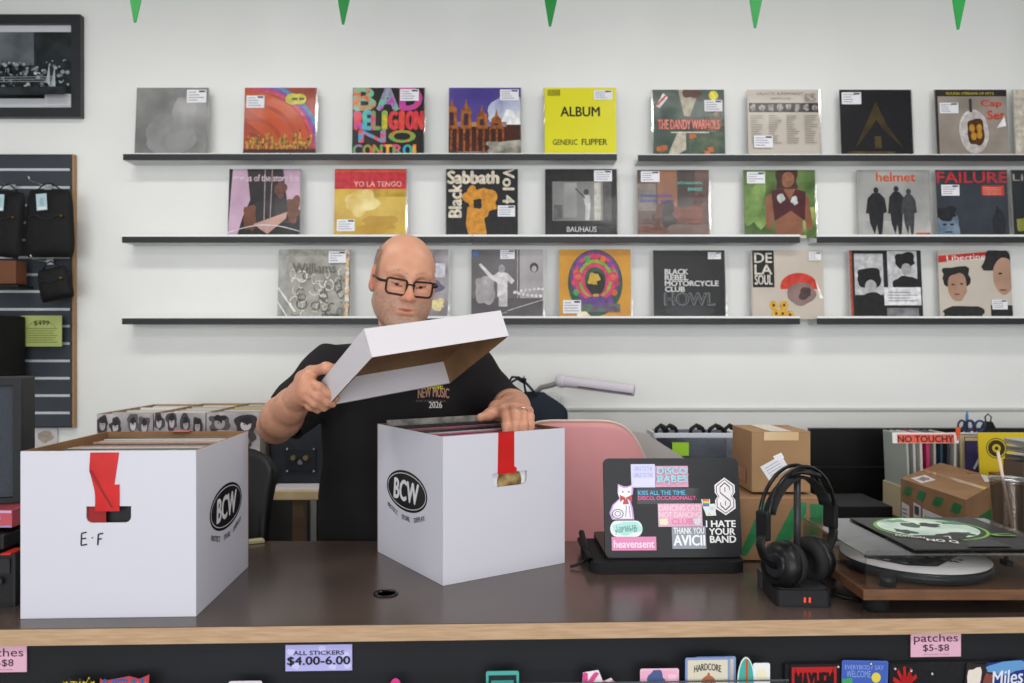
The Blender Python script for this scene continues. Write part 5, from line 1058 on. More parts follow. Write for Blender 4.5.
s_ = thing('hand_sign', 'white and coral sign reading NO TOUCHY on top of the crate', 'sign', (at(927, 0, D-.02).x, D-.012, at(0, 443.5, D-.02).z), (math.radians(-6), 0, 0)); sw = 66/F*D; shh = 10.5/F*D
MB().box((0, .002, shh/2), (sw, .003, shh), PAPER).build('card', s_); q = Print((-sw/2, 0, 0), (sw, 0, 0), (0, 0, shh), (0, -1, 0)); q.rect(.07, .04, .93, .84, '#e0604c'); q.text('NO TOUCHY', .08, .1, .92, .7, '#5c201c', .05); q.build('lettering', s_)
# pen cup
p = at(969, 446, 3.21); cup = thing('pen_cup', 'dark blue pen cup standing behind the crate', 'cup', (p.x, 3.24-.08, DT+.23)); 
t = thing('paper_tray', 'dark stack of trays carrying the pen cup', 'tray', (p.x+.02, 3.25-.0, DT)); MB().box((.0, 0, .106), (.3, .09, .212), mat('#16181c', .5)).build('tray_body', t, bevel=.003)
cup.location = (p.x, 3.11+.1, DT+.2125)
MB().lathe([(.03, 0), (.036, .075), (.033, .075), (.028, .004), (0, .004)], mat('#1f3a66', .35), n=28).build('cup_body', cup)
BLUE = mat('#2d4f8c', .35)
def sciss(x, y, rz, label, col):
    s_ = thing('scissors', label, 'scissors', (p.x+x, 3.21+y, DT+.2185), (0, 0, rz)); c_ = mat(col, .35)
    for k_ in (-1, 1): MB().tube([(k_*.02+.017*math.cos(a_*PI/8), 0, .118+.021*math.sin(a_*PI/8)) for a_ in range(16)], .0042, c_, closed=True, n=8).build('handle_loop', s_); MB().tube([(k_*.014, 0, .1), (0, 0, .075), (-k_*.004, 0, .0)], 0, STEEL, flat=(.006, .0014, (0, 1, 0)), n=6).build('blade', s_)
sciss(-.012, .0, .2, 'dark-handled scissors standing in the pen cup', '#26324a'); sciss(.018, -.006, -.3, 'blue-handled scissors standing in the pen cup', '#2a3c66')
for x, c, l, lab, ln in ((-.005, '#4a7ab8', .16, 'tall blue pen in the pen cup', .05), (.02, '#c83a34', .12, 'red marker in the pen cup', .6), (-.022, '#3a4658', .1, 'short dark pen in the pen cup', -.3)):
    s_ = thing('pen', lab, 'pen', (p.x+x*.4, 3.21+.015, DT+.220), (0, ln*.3, 0)); MB().cyl((0, 0, 0), (0, 0, l), .0055, mat(c, .35), n=12).build('barrel', s_); MB().cyl((0, 0, l), (0, 0, l+.012), .0035, mat(c, .3), n=10).build('cap', s_)
t = thing('bulldog_clip', 'black binder clip standing on the black screen', 'clip', (at(991, 0, 3.33).x, 3.35, at(0, 428.5, 3.33).z-.003)); MB().prism([(-.028, 0), (.028, 0), (.012, .03), (-.012, .03)], -.012, .012, BLACK, M=Xm).tube([(-.01, 0, .028), (-.013, 0, .05), (0, 0, .062), (.013, 0, .05), (.01, 0, .028)], .003, BLACK, n=6).build('clip_body', t)
t = thing('orange_tab', 'small orange tag just right of the NO TOUCHY sign', 'tag', at(958, 431, 2.9)+Vector((0, .0, 0))); MB().box((0, 0, 0), (.016, .003, .028), mat('#e0582c', .5)).box((0, .003, -.02), (.006, .002, .03), mat('#e0582c', .5)).build('tag', t)
# yellow record
D = 2.88; a = at(982, 461, D); t = thing('record_sleeve', 'bright yellow sleeve with a black ring emblem standing on the right', 'record', (a.x, D, at(0, 468, D).z), (math.radians(-5), 0, 0)); yw = .31; yh = at(0, 433, D).z-at(0, 468, D).z
yh = .3; t.location.z = at(0, 433, D).z-yh
MB().box((yw/2, .002, yh/2), (yw, .004, yh), mat('#c9b012', .4)).build('sleeve', t)
q = Print((0, 0, 0), (yw, 0, 0), (0, 0, yh), (0, -1, 0)); q.rect(0, 0, 1, 1, '#cdb414')
q.o = q.o; q.ring(.21, .81, .1, .1, .5, '#2a2608'); q.ring(.21, .81, .125, .125, .1, '#6a5c10'); q.ell(.21, .81, .022, .022, '#2a2608'); q.build('cover_print', t)
t = thing('record_riser', 'black riser that holds the yellow sleeve on the desk', 'stand', (a.x+.13, D+.05, DT)); rz_ = a and (at(0, 433, D).z-yh-DT)
MB().box((0, -.03, rz_/2-.001), (.34, .1, max(rz_-.003, .01)), BLACK).build('riser', t)
# labelled carton
t = thing('shipping_carton', 'large tan carton with green tape and white shipping labels behind the turntable', 'box', (at(966, 0, 2.06).x, 2.2, 0)); 
c0_ = at(966, 500, 2.32); c1_ = at(897, 477, 2.62); 
ztop = at(0, 500, 2.26).z
# choose the height so that the plan edges meet the desk behind the counter
P0 = Vector((at(966, 500, 2.26).x, 2.26)); D1 = (CZ-ztop)*F/(477-HY); P1 = Vector(((897-512)/F*D1, D1)); D2 = (CZ-ztop)*F/(478.5-HY); P2 = Vector(((1004-512)/F*D2, D2))
e1 = (P1-P0)*.94; e2 = (P2-P0)*.96; t.location = (P0.x, P0.y, DT); ang = math.atan2(e2.y, e2.x); t.rotation_euler = (0, 0, ang)
wb = e2.length; R_ = Matrix.Rotation(-ang, 2); l1_ = R_ @ e1; hb_ = ztop-DT
plan = [(0, 0), (wb, 0), (wb+l1_.x, l1_.y), (l1_.x, l1_.y)]
MB().prism(plan, .0, hb_-.004, KRAFT).build('carton_body', t, bevel=.002)
mid = .5; MB().prism([(0, 0), (wb*.5, 0), (wb*.5+l1_.x, l1_.y), (l1_.x, l1_.y)], hb_-.0035, hb_, KRAFT).prism([(wb*.503, 0), (wb, 0), (wb+l1_.x, l1_.y), (wb*.503+l1_.x, l1_.y)], hb_-.0035, hb_, KRAFT).build('top_flap', t)
u1 = Vector((l1_.x, l1_.y, 0)); nrm = Vector((l1_.y, -l1_.x, 0)); nrm = nrm if nrm.x < 0 else -nrm
q = Print(Vector((0, 0, 0)), u1, Vector((0, 0, hb_)), nrm, start=.0008)
for x in (.1, .36, .62, .84): q.poly([(x, .78), (x+.12, .78), (x+.06, .92), (x-.06, .92)], GT)
q.poly([(.8, 0), (.95, 0), (.9, .4), (.76, .4)], GT)
for x0_, x1_, y0_, y1_ in ((.84, .97, .1, .66), (.65, .77, .15, .72), (.2, .62, .12, .68)): q.poly([(x0_, y0_), (x1_, y0_), (x1_, y1_), (x0_, y1_-.02)], '#cfccd0')
for k_ in range(9): q.rect(.23+.042*k_, .2, .23+.042*k_+(.012 if k_ % 3 else .025), .6, '#6f6d72')
for k_ in range(4): q.rect(.665+.025*k_, .25, .675+.025*k_, .5, '#5c5a60')
q.rect(.675, .56, .745, .68, '#4a484e'); [q.rect(.87, .14+.06*k_, .94, .16+.06*k_, '#6f6d72') for k_ in range(8)]
q.poly([(.02, .25), (.16, .25), (.16, .75), (.02, .75)], '#7c5a3a'); q.poly([(.035, .28), (.145, .28), (.145, .72), (.035, .72)], '#96704a'); q.build('shipping_labels', t)
q = Print(Vector((0, 0, hb_)), Vector((wb, 0, 0)), u1, (0, 0, 1), start=.0006, clip=False); q.poly([(.05, .68), (.3, .62), (.36, .84), (.1, .9)], '#cfcbca'); q.blob(.2, .76, .08, .06, '#77716e', 2, .5); q.poly([(.72, .12), (.95, .3), (.98, .22), (.84, .02)], '#cfcbc6'); q.rect(.45, .0, .55, 1, mat('#bf9c72', .2, coat=.5)); q.build('top_labels', t)
q = Print((0, 0, 0), (wb, 0, 0), (0, 0, hb_), (0, -1, 0), start=.0008); q.poly([(.2, .3), (.3, .68), (.75, .68), (.5, .3)], GT); q.poly([(.6, .0), (.7, .2), (1, .2), (1, 0)], GT); q.build('side_tape', t)
# open carton behind on the right
t = thing('open_carton', 'brown carton with its flap raised behind the labelled carton', 'box', (1.70, 2.72, DT), (0, 0, 0))
MB().box((.19, .06, .105), (.38, .12, .21), CARDD).build('carton_body', t, bevel=.002); z_ = .21
MB().prism([(-.18, .245), (.22, .13), (.4, .13), (.4, .06), (-.18, .238)][:4]+[(.3, .06), (-.1, .2)], -.002, .002, CARD, M=Xm).build('raised_flap', t)
# drinks cup, plastic bits
t = thing('drinks_cup', 'clear plastic drinks cup with a straw at the right edge of the photo', 'cup', (at(1016, 0, 2.07).x, 2.09, TOP+.0005)); ch_ = at(0, 483, 2.05).z-TOP
m = MB(); m.lathe([(.034, 0), (.036, .004), (.05, ch_-.004), (.0515, ch_), (.0495, ch_), (.0345, .006), (0, .006)], clear('#eeeae6', fac=.04, rough=.15), n=36); m.build('cup_wall', t); MB().lathe([(0, .007), (.0345, .007), (.0385, .05), (0, .05)], mat('#8a5a34', .2), n=30).build('drink', t)
MB().lathe([(.0525, ch_+.001), (.0525, ch_+.007), (.02, ch_+.009), (.006, ch_+.009)], clear('#e8e8e8', fac=.2), n=36).build('cup_lid', t)
MB().tube([(.005, 0, .055), (-.035, .0, ch_+.075)], .004, mat('#c9b8aa', .4), n=10).build('straw', t)
for i_, (px_, py_) in enumerate(((1012, 440), (1014, 447), (1013, 455))):
    t = thing('plastic_case', ['topmost', 'middle', 'lowest'][i_]+' clear flat case in the small stack at the right edge', 'case', (at(px_+27, 0, 2.45).x, 2.47, at(0, py_, 2.45).z-.01), (0, 0, .1*i_)); MB().box((0, 0, 0), (.13, .1, .016), clear('#c8c8cc', fac=.25, rough=.2)).box((0, 0, 0), (.12, .09, .004), mat('#9a8c8a', .4)).build('case_body', t)
t = thing('metal_riser', 'small metal block under the stack of clear cases', 'stand', (at(1040, 0, 2.45).x, 2.47, DT)); hz_ = at(0, 455, 2.45).z-.02-DT; MB().box((0, 0, hz_/2), (.14, .1, hz_-.002), mat('#5a4a40', .5)).build('riser', t)

# ================================================================ WALL LAMP, SOCKET TRAY, HANGING BAG
t = thing('wall_lamp', 'white bar lamp on a grey bent arm fixed to the wall behind the man', 'lamp', at(538, 402, 3.5))
LP_ = mat('#d3ccd6', .45)
o0 = at(538, 402, 3.5); A_ = at(562, 381, 3.42)-o0; B_ = at(634, 390.5, 3.3)-o0
m = MB(); n_ = 16; dr = (B_-A_)
m.tube([A_+dr*(i/n_) for i in range(n_+1)], 0, LP_, flat=(.024, .018, (0, 1, 0)), n=16); m.build('lamp_head', t)
MB().tube([A_+dr*.22+Vector((0, -.016, -.014)), A_+dr*.97+Vector((0, -.016, -.014))], .003, mat('#55525c', .4), n=6).build('seam', t)
MB().ball(tuple(A_+Vector((0, 0, 0))), (.03, .022, .030), LP_).build('hinge', t)
MB().tube([at(531, 420, 3.54)-o0, at(530, 407, 3.53)-o0, at(533, 395, 3.5)-o0, at(541, 387.5, 3.47)-o0, at(552, 385, 3.44)-o0, A_], .0115, mat('#8d8d8c', .35), n=12).build('bent_arm', t)
MB().lathe([(.03, 0), (.03, .02), (.014, .03)], mat('#8d8d8c', .35), M=Matrix.Translation(at(531, 420, 3.535)-o0), n=24).build('wall_mount', t)
t = thing('wall_socket', 'clear-fronted metal socket box on the wall under the lamp arm', 'socket', at(549, 401, 3.55))
MB().prism(rrect(-.045, -.035, .05, .035, .012), 0, .012, mat('#a8aaa8', .3, metal=.6), M=Xm).build('plate', t, bevel=.002); MB().prism(rrect(-.03, -.02, .035, .022, .006), .0125, .016, mat('#d8d8d4', .3), M=Xm).build('socket_face', t)
for x in (-.015, .02): MB().box((x, -.0165, 0), (.004, .002, .014), BLACK).build('slot', t)
t = thing('hanging_bag', 'dark navy bag hanging on the wall behind the left hand', 'bag', at(532, 400, 3.35))
NV = mat('#171e2a', .75, c2='#1d2634', scale=9, bump=.3, bscale=18); o0 = at(532, 400, 3.35)
m = MB(); W2 = .3
def bg(u, v, s_):
    th = u*2*PI; z = .015-.15*v; w_ = .05+.075*math.sin(min(v*1.25, 1)*PI/2)+.012*math.sin(th*3+v*7); return (w_*math.cos(th)+.02+.03*v, .055*math.sin(th)*(.5+.6*v), z-.02*math.sin(th*2))
m.grid(lambda u, v: bg(u, v, 1), 36, 18, NV, flip=True); ring0 = [bg(u/36, 0, 1) for u in range(36)]; ring1 = [bg(u/36, 1, 1) for u in range(36)]; m.add(ring0, [tuple(range(36))], NV); m.add(ring1, [tuple(reversed(range(36)))], NV); m.build('bag_body', t)
pts = [at(*q_, 3.33)-o0 for q_ in ((522, 401), (511, 392), (508.5, 383), (512, 377), (519, 377.5), (526, 383), (534, 392), (541, 401))]
MB().tube(pts, .0055, NV, n=8).build('strap', t); MB().tube([at(*q_, 3.32)-o0 for q_ in ((510, 383), (517, 379), (524, 383), (526, 394))], .005, NV, n=8).build('strap', t); MB().ball(tuple(at(523.5, 380, 3.32)-o0), (.013, .01, .011), BLACK, n=12).build('buckle', t)
t = thing('wall_hook', 'small hook carrying the navy bag', 'hook', at(523.5, 379, 3.5)); MB().tube([(0, .055, 0), (0, -.17, 0), (0, -.185, .02)], .004, STEEL, n=8).build('prong', t)
# cable raceway
# ================================================================ THE MAN
man = thing('person', 'bald bearded man in dark glasses and a black t-shirt lifting a box lid', 'person', (-.34, 2.39, 0))
moff = Vector((-.34, 2.39, 0))
def rm(o):      # world-built mesh under the man
    o.parent = man; o.matrix_parent_inverse = Matrix.Translation(-moff); return o
HR = (Matrix.Rotation(math.radians(19), 3, 'Z') @ Matrix.Rotation(math.radians(6), 3, 'Y') @ Matrix.Rotation(math.radians(10), 3, 'X'))
HT = Vector((-.287, 2.10, 1.713)); HRn = np.array(HR); HTn = np.array(HT); TT = (HTn, HRn)
hw = lambda x, y, z: HT+HR @ Vector((x, y, z))
sdf = SDF((-.76, 1.86, .985), (.12, 2.56, 1.86), .0026)
# torso as stacked ellipses
SEC = np.array([(.95, .205, .135, -.345, 2.395), (1.10, .212, .145, -.345, 2.39), (1.22, .210, .140, -.345, 2.385), (1.34, .200, .128, -.340, 2.375), (1.44, .190, .112, -.335, 2.365), (1.50, .168, .092, -.330, 2.36), (1.54, .125, .070, -.325, 2.355), (1.575, .070, .055, -.315, 2.35)])
def torso(infl=0.0, zt=1.565, zb=.97, drape=0):
    def fn(X, Y, Z):
        A, B, CX, CY = [np.interp(Z, SEC[:, 0], SEC[:, i]) for i in (1, 2, 3, 4)]
        A = A+infl; B = B+infl; p = 2.4
        q = (np.abs((X-CX)/A)**p+np.abs((Y-CY)/B)**p)**(1/p)
        d = (q-1)*np.minimum(A, B)
        return np.maximum(np.maximum(d, Z-zt), zb-Z)
    return fn
sdf.op(torso(), (-.62, 2.2, .97), (-.08, 2.56, 1.57), .03)
SR, SL_ = np.array((-.530, 2.365, 1.464)), np.array((-.135, 2.365, 1.466))
ER, EL = np.array((-.655, 2.205, 1.322)), np.array((-.008, 2.41, 1.352))
WR, WL_ = np.array(at(298, 397, 2.03)), np.array((.010, 2.13, 1.380))
for S_ in (SR, SL_): sdf.ell(S_+(0, 0, -.01), (.075, .07, .07), .05)
sdf.cone((-.33, 2.36, 1.50), SR, .06, .055, .04); sdf.cone((-.33, 2.36, 1.50), SL_, .06, .055, .04)
for S_, E_ in ((SR, ER), (SL_, EL)): sdf.cone(S_, E_, .06, .047, .03)
def fore(E_, W_):
    d = W_-E_; sdf.cone(E_, E_+d*.35, .046, .050, .02); sdf.cone(E_+d*.3, E_+d*.78, .050, .038, .03); sdf.cone(E_+d*.7, W_, .038, .029, .03)
fore(ER, WR); fore(EL, WL_)
# neck
nb = np.array((-.315, 2.34, 1.50)); nh = np.array(hw(0, .025, -.06))
sdf.cone(nb, nh, .066, .058, .03); sdf.cone(np.array(hw(0, -.03, -.085)), nb+(0.01, -.03, .02), .04, .05, .03)
# head
def he(c, r, k=.01, mode='add', R2=None): sdf.ell(c, r, k, mode, TT, R2)
def hc_(a, b, r1, r2, k=.01, mode='add'): sdf.cone(a, b, r1, r2, k, mode, TT)
he((0, .018, .040), (.0735, .098, .083), .02)
he((0, -.01, .03), (.071, .085, .070), .03)
he((0, -.028, -.03), (.063, .062, .078), .03)
for s in (-1, 1):
    hc_((s*.049, .002, -.058), (s*.02, -.064, -.100), .024, .022, .03)
    he((s*.042, -.044, -.048), (.028, .033, .042), .03)
    he((s*.045, -.058, -.014), (.022, .02, .016), .02)       # cheekbone
    hc_((s*.012, -.088, .024), (s*.047, -.072, .026), .009, .008, .016)   # brow
hc_((-.012, -.074, -.103), (.012, -.074, -.103), .018, .018, .02)       # chin
he((0, .0, -.085), (.052, .06, .03), .03)
for s in (-1, 1):
    he((s*.031, -.092, .006), (.017, .016, .0125), .012, 'sub')
    he((s*.031, -.0735, .004), (.0155, .0135, .0125), .004)           # lids
hc_((0, -.088, .016), (0, -.107, -.026), .0075, .0105, .012); he((0, -.109, -.030), (.0125, .011, .0105), .008)
for s in (-1, 1): he((s*.0125, -.098, -.034), (.0075, .010, .0075), .007); he((s*.006, -.105, -.0415), (.0035, .005, .003), .003, 'sub')
he((0, -.079, -.06), (.029, .0155, .021), .02)
hc_((-.021, -.084, -.0615), (.021, -.084, -.0615), .0038, .0038, .008); he((0, -.0905, -.0595), (.015, .004, .0042), .006)
hc_((-.015, -.0865, -.0705), (.015, -.0865, -.0705), .005, .005, .008)
he((0, -.096, -.0655), (.022, .008, .0014), .003, 'sub'); he((0, -.094, -.083), (.02, .007, .005), .008, 'sub')
for s in (-1, 1):       # ears
    Re = np.array(Matrix.Rotation(math.radians(s*24), 3, 'Z') @ Matrix.Rotation(math.radians(-8), 3, 'X'))
    he((s*.080, .014, .0), (.006, .019, .031), .006, R2=Re); he((s*.0755, .012, -.006), (.010, .015, .022), .01, R2=Re)
    he((s*.086, .010, .002), (.005, .011, .019), .005, 'sub', R2=Re); he((s*.079, .004, -.028), (.006, .009, .010), .006)
    he((s*.088, .004, -.002), (.004, .004, .006), .004, 'sub')
# hands
def chain(pts, rs, k=.006):
    for a, b, r1, r2 in zip(pts[:-1], pts[1:], rs[:-1], rs[1:]): sdf.cone(a, b, r1, r2, k)
P3 = lambda l: [np.array(at(*q)) for q in l]
KR = P3([(307, 381, 1.975), (305.5, 387.5, 1.965), (304, 394, 1.968), (303.5, 399.5, 1.984)])
for K, r in zip(KR, (.018, .018, .017, .015)): sdf.cone(WR, K, .024, r, .018)
FR = [[(319, 387.5, 1.952), (328.5, 393.5, 1.956), (336, 398, 1.964)], [(317.5, 396.5, 1.950), (327, 402, 1.962), (332.5, 404, 1.972)], [(314.5, 403, 1.955), (323.5, 407, 1.972), (327.5, 406, 1.988)], [(310.5, 406.5, 1.975), (317.5, 409.5, 1.992), (320.5, 408, 2.004)]]
for K, f, r in zip(KR, FR, (.0125, .0125, .012, .0105)): chain([K]+P3(f), (r+.001, r, r-.0013, r-.0028))
cN = LR.col[2]; thb = [np.array(at(299, 389, 2.03)), np.array(at(304, 379, 2.012)), np.array(at(311, 372, 1.995)), np.array(LT+LR.col[0]*.002+LR.col[1]*.297+cN*.0155), np.array(LT+LR.col[0]*.03+LR.col[1]*.305+cN*.0125)]
chain(thb, (.022, .0185, .0145, .013, .0105), .012)
sdf.cone(thb[1], KR[0], .014, .014, .02)
KL = P3([(502.5, 411, 2.04), (511.5, 408.5, 2.035), (520.5, 409, 2.035), (528, 411.5, 2.045)])
for K, r in zip(KL, (.0165, .0165, .016, .0145)): sdf.cone(WL_, K, .025, r, .018)
FL = [[(506, 415.5, 1.985), (506.5, 425, 1.950), (506.5, 438, 1.942)], [(514.8, 413.5, 1.978), (515.3, 424, 1.948), (515.3, 439, 1.944)], [(523.2, 414.5, 1.978), (523.6, 424, 1.952), (523.6, 438, 1.950)], [(530, 416.5, 1.985), (530.8, 424, 1.965), (530.8, 435, 1.962)]]
for K, f, r in zip(KL, FL, (.0125, .0125, .0118, .0105)): chain([K]+P3(f), (r+.001, r, r-.001, r-.0025))
tl_ = P3([(505, 405, 2.105), (497, 409, 2.065), (489.5, 414.5, 2.03), (480.5, 417.5, 2.005)]); chain(tl_, (.022, .019, .0135, .0105), .012)
sdf.cone(tl_[1], KL[0], .014, .014, .02)
SKIN = mat('#c8957a', .4, attr='skin_tone', sss=.12, bump=.06, bscale=420)
body, P, Q = sdf.mesh('body', SKIN); rm(body); body['label'] = 'bare skin of the man: bald head, stubble, forearms and hands'
del sdf
# skin tones
L_ = (P-HTn) @ HRn; r0 = np.linalg.norm(L_, axis=1); hd_ = (r0 < .16)
def lin3(h): return np.array(lin(h)[:3])
base = lin3('#cb967b'); col = np.tile(base, (len(P), 1))
rng = np.random.default_rng(1)
def blend(w, c):
    global col
    w = np.clip(w, 0, 1)[:, None]; col = col*(1-w)+lin3(c)*w
def gs(c, r): return np.exp(-(((L_-np.array(c))/np.array(r))**2).sum(1))*hd_
ns = np.array([noise.noise(Vector(p)*45) for p in P]); ns2 = np.array([noise.noise(Vector(p)*160) for p in P])
blend(.18+ns*.35, '#bf8068')
blend(gs((0, -.11, -.03), (.016, .02, .02))*.6, '#c4745e')
for s in (-1, 1): blend(gs((s*.045, -.06, -.03), (.025, .03, .022))*.45, '#c67d66'); blend(gs((s*.082, .012, 0), (.014, .03, .04))*.6, '#c4705c'); blend(gs((s*.031, -.085, .0), (.017, .02, .012))*.35, '#a8705e')
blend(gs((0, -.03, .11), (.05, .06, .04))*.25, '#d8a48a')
x, y, z = L_.T
beard = hd_*np.clip((-.036-z+.25*np.abs(x)-.0*y)/.018, 0, 1)*np.clip((.02-y)/.02, 0, 1)*np.clip((.012+.0*z)*100, 0, 1)
beard = np.maximum(beard, hd_*np.clip((np.abs(x)-.052)/.012, 0, 1)*np.clip((.0-y)/.03, 0, 1)*np.clip((y+.055)/.02, 0, 1)*np.clip((.0-z)/.02, 0, 1))
beard *= np.clip(1-gs((0, -.1, -.0655), (.024, .03, .011))*1.6, 0, 1)
blend(beard*(.62+ns2*.4), '#8a7466'); blend(gs((0, -.085, -.100), (.024, .03, .018))*(.45+ns2*.5), '#a39488'); blend(gs((0, -.095, -.052), (.022, .02, .006))*(.4+ns2*.4), '#94806f')
hair = hd_*np.clip((np.abs(x)+.55*np.maximum(y, 0)-.057)/.012, 0, 1)*np.clip((y+.045-.25*np.maximum(z-.05, 0))/.015, 0, 1)*np.clip((.098-z)/.03, 0, 1)*np.clip((z-.0+.6*np.maximum(y, 0))/.015, 0, 1)
hair = np.maximum(hair, hd_*np.clip((y-.07)/.02, 0, 1)*np.clip((.085-z)/.02, 0, 1)*np.clip((z+.07)/.02, 0, 1))
ear = np.zeros(len(P), bool)
for s in (-1, 1): ear |= (np.abs(x-s*.084) < .02) & (np.abs(y-.010) < .024) & (np.abs(z+.002) < .036) & (s*x > .077)
hair[ear] = 0
blend(hair*(.52+ns2*.5), '#79634f')
blend(gs((0, -.1, -.0655), (.022, .02, .006))*.9, '#98584a')
for s in (-1, 1):      # eyebrows
    t_ = np.clip((x*s-.012)/.038, 0, 1); ze = .027+.006*np.sin(t_*PI); blend(hd_*np.exp(-((z-ze)/.0035)**2)*(np.abs(x*s-.031) < .021)*(y < -.05)*(.45+ns2*.5), '#8a6a54')
    blend(hd_*np.exp(-((z+.0035-(.25*(x*s-.031)))/.0016)**2)*(np.abs(x*s-.031) < .0135)*(y < -.07)*.85, '#4a2f26')
# fingernails and forearm hair tint
arm = (~hd_) & (P[:, 1] < 2.36)
blend(arm*(.15+ns2*.35), '#a8775e')
nails = [(P3(FR[0:1][0])[2], (.0, -.006, .004)), (thb[-1], (0, -.004, .008)), (tl_[-1], (-.004, -.003, .009))]
for c_, o_n in nails: blend(np.exp(-(np.linalg.norm(P-(np.array(c_)+np.array(o_n)), axis=1)/.0065)**4)*.6, '#dcb09c')
for KK in (KR, KL):
    for K in KK: blend(np.exp(-(np.linalg.norm(P-K, axis=1)/.019)**2)*.35, '#c07a62')
for FF in (FR, FL):
    for f in FF:
        for j in (0, 1): blend(np.exp(-(np.linalg.norm(P-np.array(at(*f[j])), axis=1)/.0125)**2)*.35, '#bb745e')
ca = body.data.color_attributes.new('skin_tone', 'FLOAT_COLOR', 'POINT'); ca.data.foreach_set('color', np.hstack([col, np.ones((len(P), 1))]).astype(np.float32).ravel())
# cropped hair: a thin shell lifted off the scalp at the sides and back
sel = (hair > .55); fsel = sel[Q].all(1); ids = np.unique(Q[fsel]); mp_ = -np.ones(len(P), int); mp_[ids] = np.arange(len(ids))
nv = np.zeros((len(P), 3)); body.data.vertices.foreach_get('normal', (tmp := np.zeros(len(P)*3))); nv = tmp.reshape(-1, 3)
hv = P[ids]+nv[ids]*(.0012+.0012*rng.random(len(ids)))[:, None]
HM = bpy.data.materials.new('cropped_hair'); HM.use_nodes = True; b_ = HM.node_tree.nodes['Principled BSDF']; b_.inputs['Base Color'].default_value = lin('#7a675a'); b_.inputs['Roughness'].default_value = .8
nn = HM.node_tree.nodes.new('ShaderNodeTexNoise'); nn.inputs['Scale'].default_value = 900; rr2 = HM.node_tree.nodes.new('ShaderNodeValToRGB'); rr2.color_ramp.elements[0].position = .48; rr2.color_ramp.elements[1].position = .62; rr2.color_ramp.elements[1].color = (.75, .75, .75, 1)
tcn = HM.node_tree.nodes.new('ShaderNodeTexCoord'); HM.node_tree.links.new(tcn.outputs['Object'], nn.inputs[0]); HM.node_tree.links.new(nn.outputs[0], rr2.inputs[0]); HM.node_tree.links.new(rr2.outputs[0], b_.inputs['Alpha'])
hb2 = MB(); hb2.add([tuple(v) for v in hv], [tuple(mp_[q]) for q in Q[fsel]], HM, True); ho = hb2.build('cropped_hair', None); rm(ho); ho['label'] = 'short grey-brown hair at the sides of the head'
# eyes
for s in (-1, 1):
    e = MB(); Mh = Matrix.Translation(HT) @ HR.to_4x4(); e.ball((s*.031, -.0742, .0035), .0123, mat('#b9a89c', .25), M=Mh, n=20)
    e.ball((s*.031, -.0835, -.002), (.0052, .0035, .0052), mat('#2a2622', .1), M=Mh, n=14); rm(e.build('eye', None))
# glasses
gl = thing('glasses', None, None); gl.parent = man; gl.matrix_parent_inverse = Matrix.Translation(-moff); gl['label'] = 'dark rectangular glasses on the man'
GM = mat('#1a1413', .25); Mh = Matrix.Translation(HT) @ HR.to_4x4() @ Matrix.Translation((0, 0, .001)) @ Matrix.Rotation(math.radians(4), 4, 'X')
g = MB(); yf = -.1045
def rimp(s):
    pts = []
    for (cx, cz, r, a0) in ((.052, .011, .007, 0), (.015, .011, .006, 90), (.0175, -.012, .009, 180), (.049, -.011, .010, 270)):
        for k_ in range(5): a_ = math.radians(a0+22.5*k_); pts.append((cx+r*math.cos(a_)-.0, cz+r*math.sin(a_)))
    return [(s*px_, yf+.006*(px_/.05)**2*1.2, pz_) for px_, pz_ in pts]
for s in (-1, 1): g.tube(rimp(s), 0, GM, closed=True, flat=(.0027, .0028, (0, 1, 0)), n=8, M=Mh)
g.tube([(-.012, yf, .006), (0, yf-.0015, .0085), (.012, yf, .006)], .0022, GM, n=8, M=Mh); go = g.build('frame_front', None); rm(go)
gp = gl
for s in (-1, 1):
    m = MB(); m.tube([(s*.058, yf+.009, .009), (s*.068, yf+.012, .0085), (s*.0775, yf+.028, .008), (s*.0795, -.03, .006), (s*.0815, .0, .004), (s*.083, .022, -.002)], 0, GM, flat=(.0016, .0036, (0, 0, 1)), n=8, M=Mh); to = m.build('temple', None); rm(to); to.parent = gl; to.matrix_parent_inverse = Matrix.Identity(4)
    m = MB(); pr = rimp(s); m.add(pr, [tuple(range(len(pr)))[::(-1 if s < 0 else 1)]], clear('#ffffff', fac=.0, rough=.02, ior=1.12), M=Mh); to = m.build('lens', None); rm(to); to.parent = gl; to.matrix_parent_inverse = Matrix.Identity(4)
go.parent = gl; go.matrix_parent_inverse = Matrix.Identity(4)
gl.matrix_parent_inverse = Matrix.Identity(4); gl.location = -moff; gl.parent = man
# t-shirt
sh = SDF((-.78, 2.10, .90), (.14, 2.60, 1.62), .0036)
def shirt_torso(X, Y, Z):
    A, B, CX, CY = [np.interp(Z, SEC[:, 0], SEC[:, i]) for i in (1, 2, 3, 4)]
    A = A+.019; B = B+.014; q = (np.abs((X-CX)/A)**2.3+np.abs((Y-CY)/B)**2.3)**(1/2.3); d = (q-1)*np.minimum(A, B)
    u = X+.4*Z; fold = .0045*np.sin(38*(X-CX)+9*Z+2*np.sin(7*Z))*np.clip((1.36-Z)/.15, 0, 1)+.0035*np.sin(26*Z+14*X+1.5*np.sin(11*X))*np.clip((Z-1.1)/.1, .2, 1)
    return np.maximum(np.maximum(d-fold, Z-1.572), .93-Z)
sh.op(shirt_torso, (-.64, 2.16, .93), (-.04, 2.6, 1.58), .02)
for S_ in (SR, SL_): sh.ell(S_+(0, 0, -.005), (.084, .080, .078), .05)
sh.cone((-.335, 2.36, 1.485), SR+(0, 0, -.0), .072, .066, .04); sh.cone((-.335, 2.36, 1.485), SL_, .072, .066, .04); sh.cone(EL, EL+(WL_-EL)*.42, .058, .049, .02)
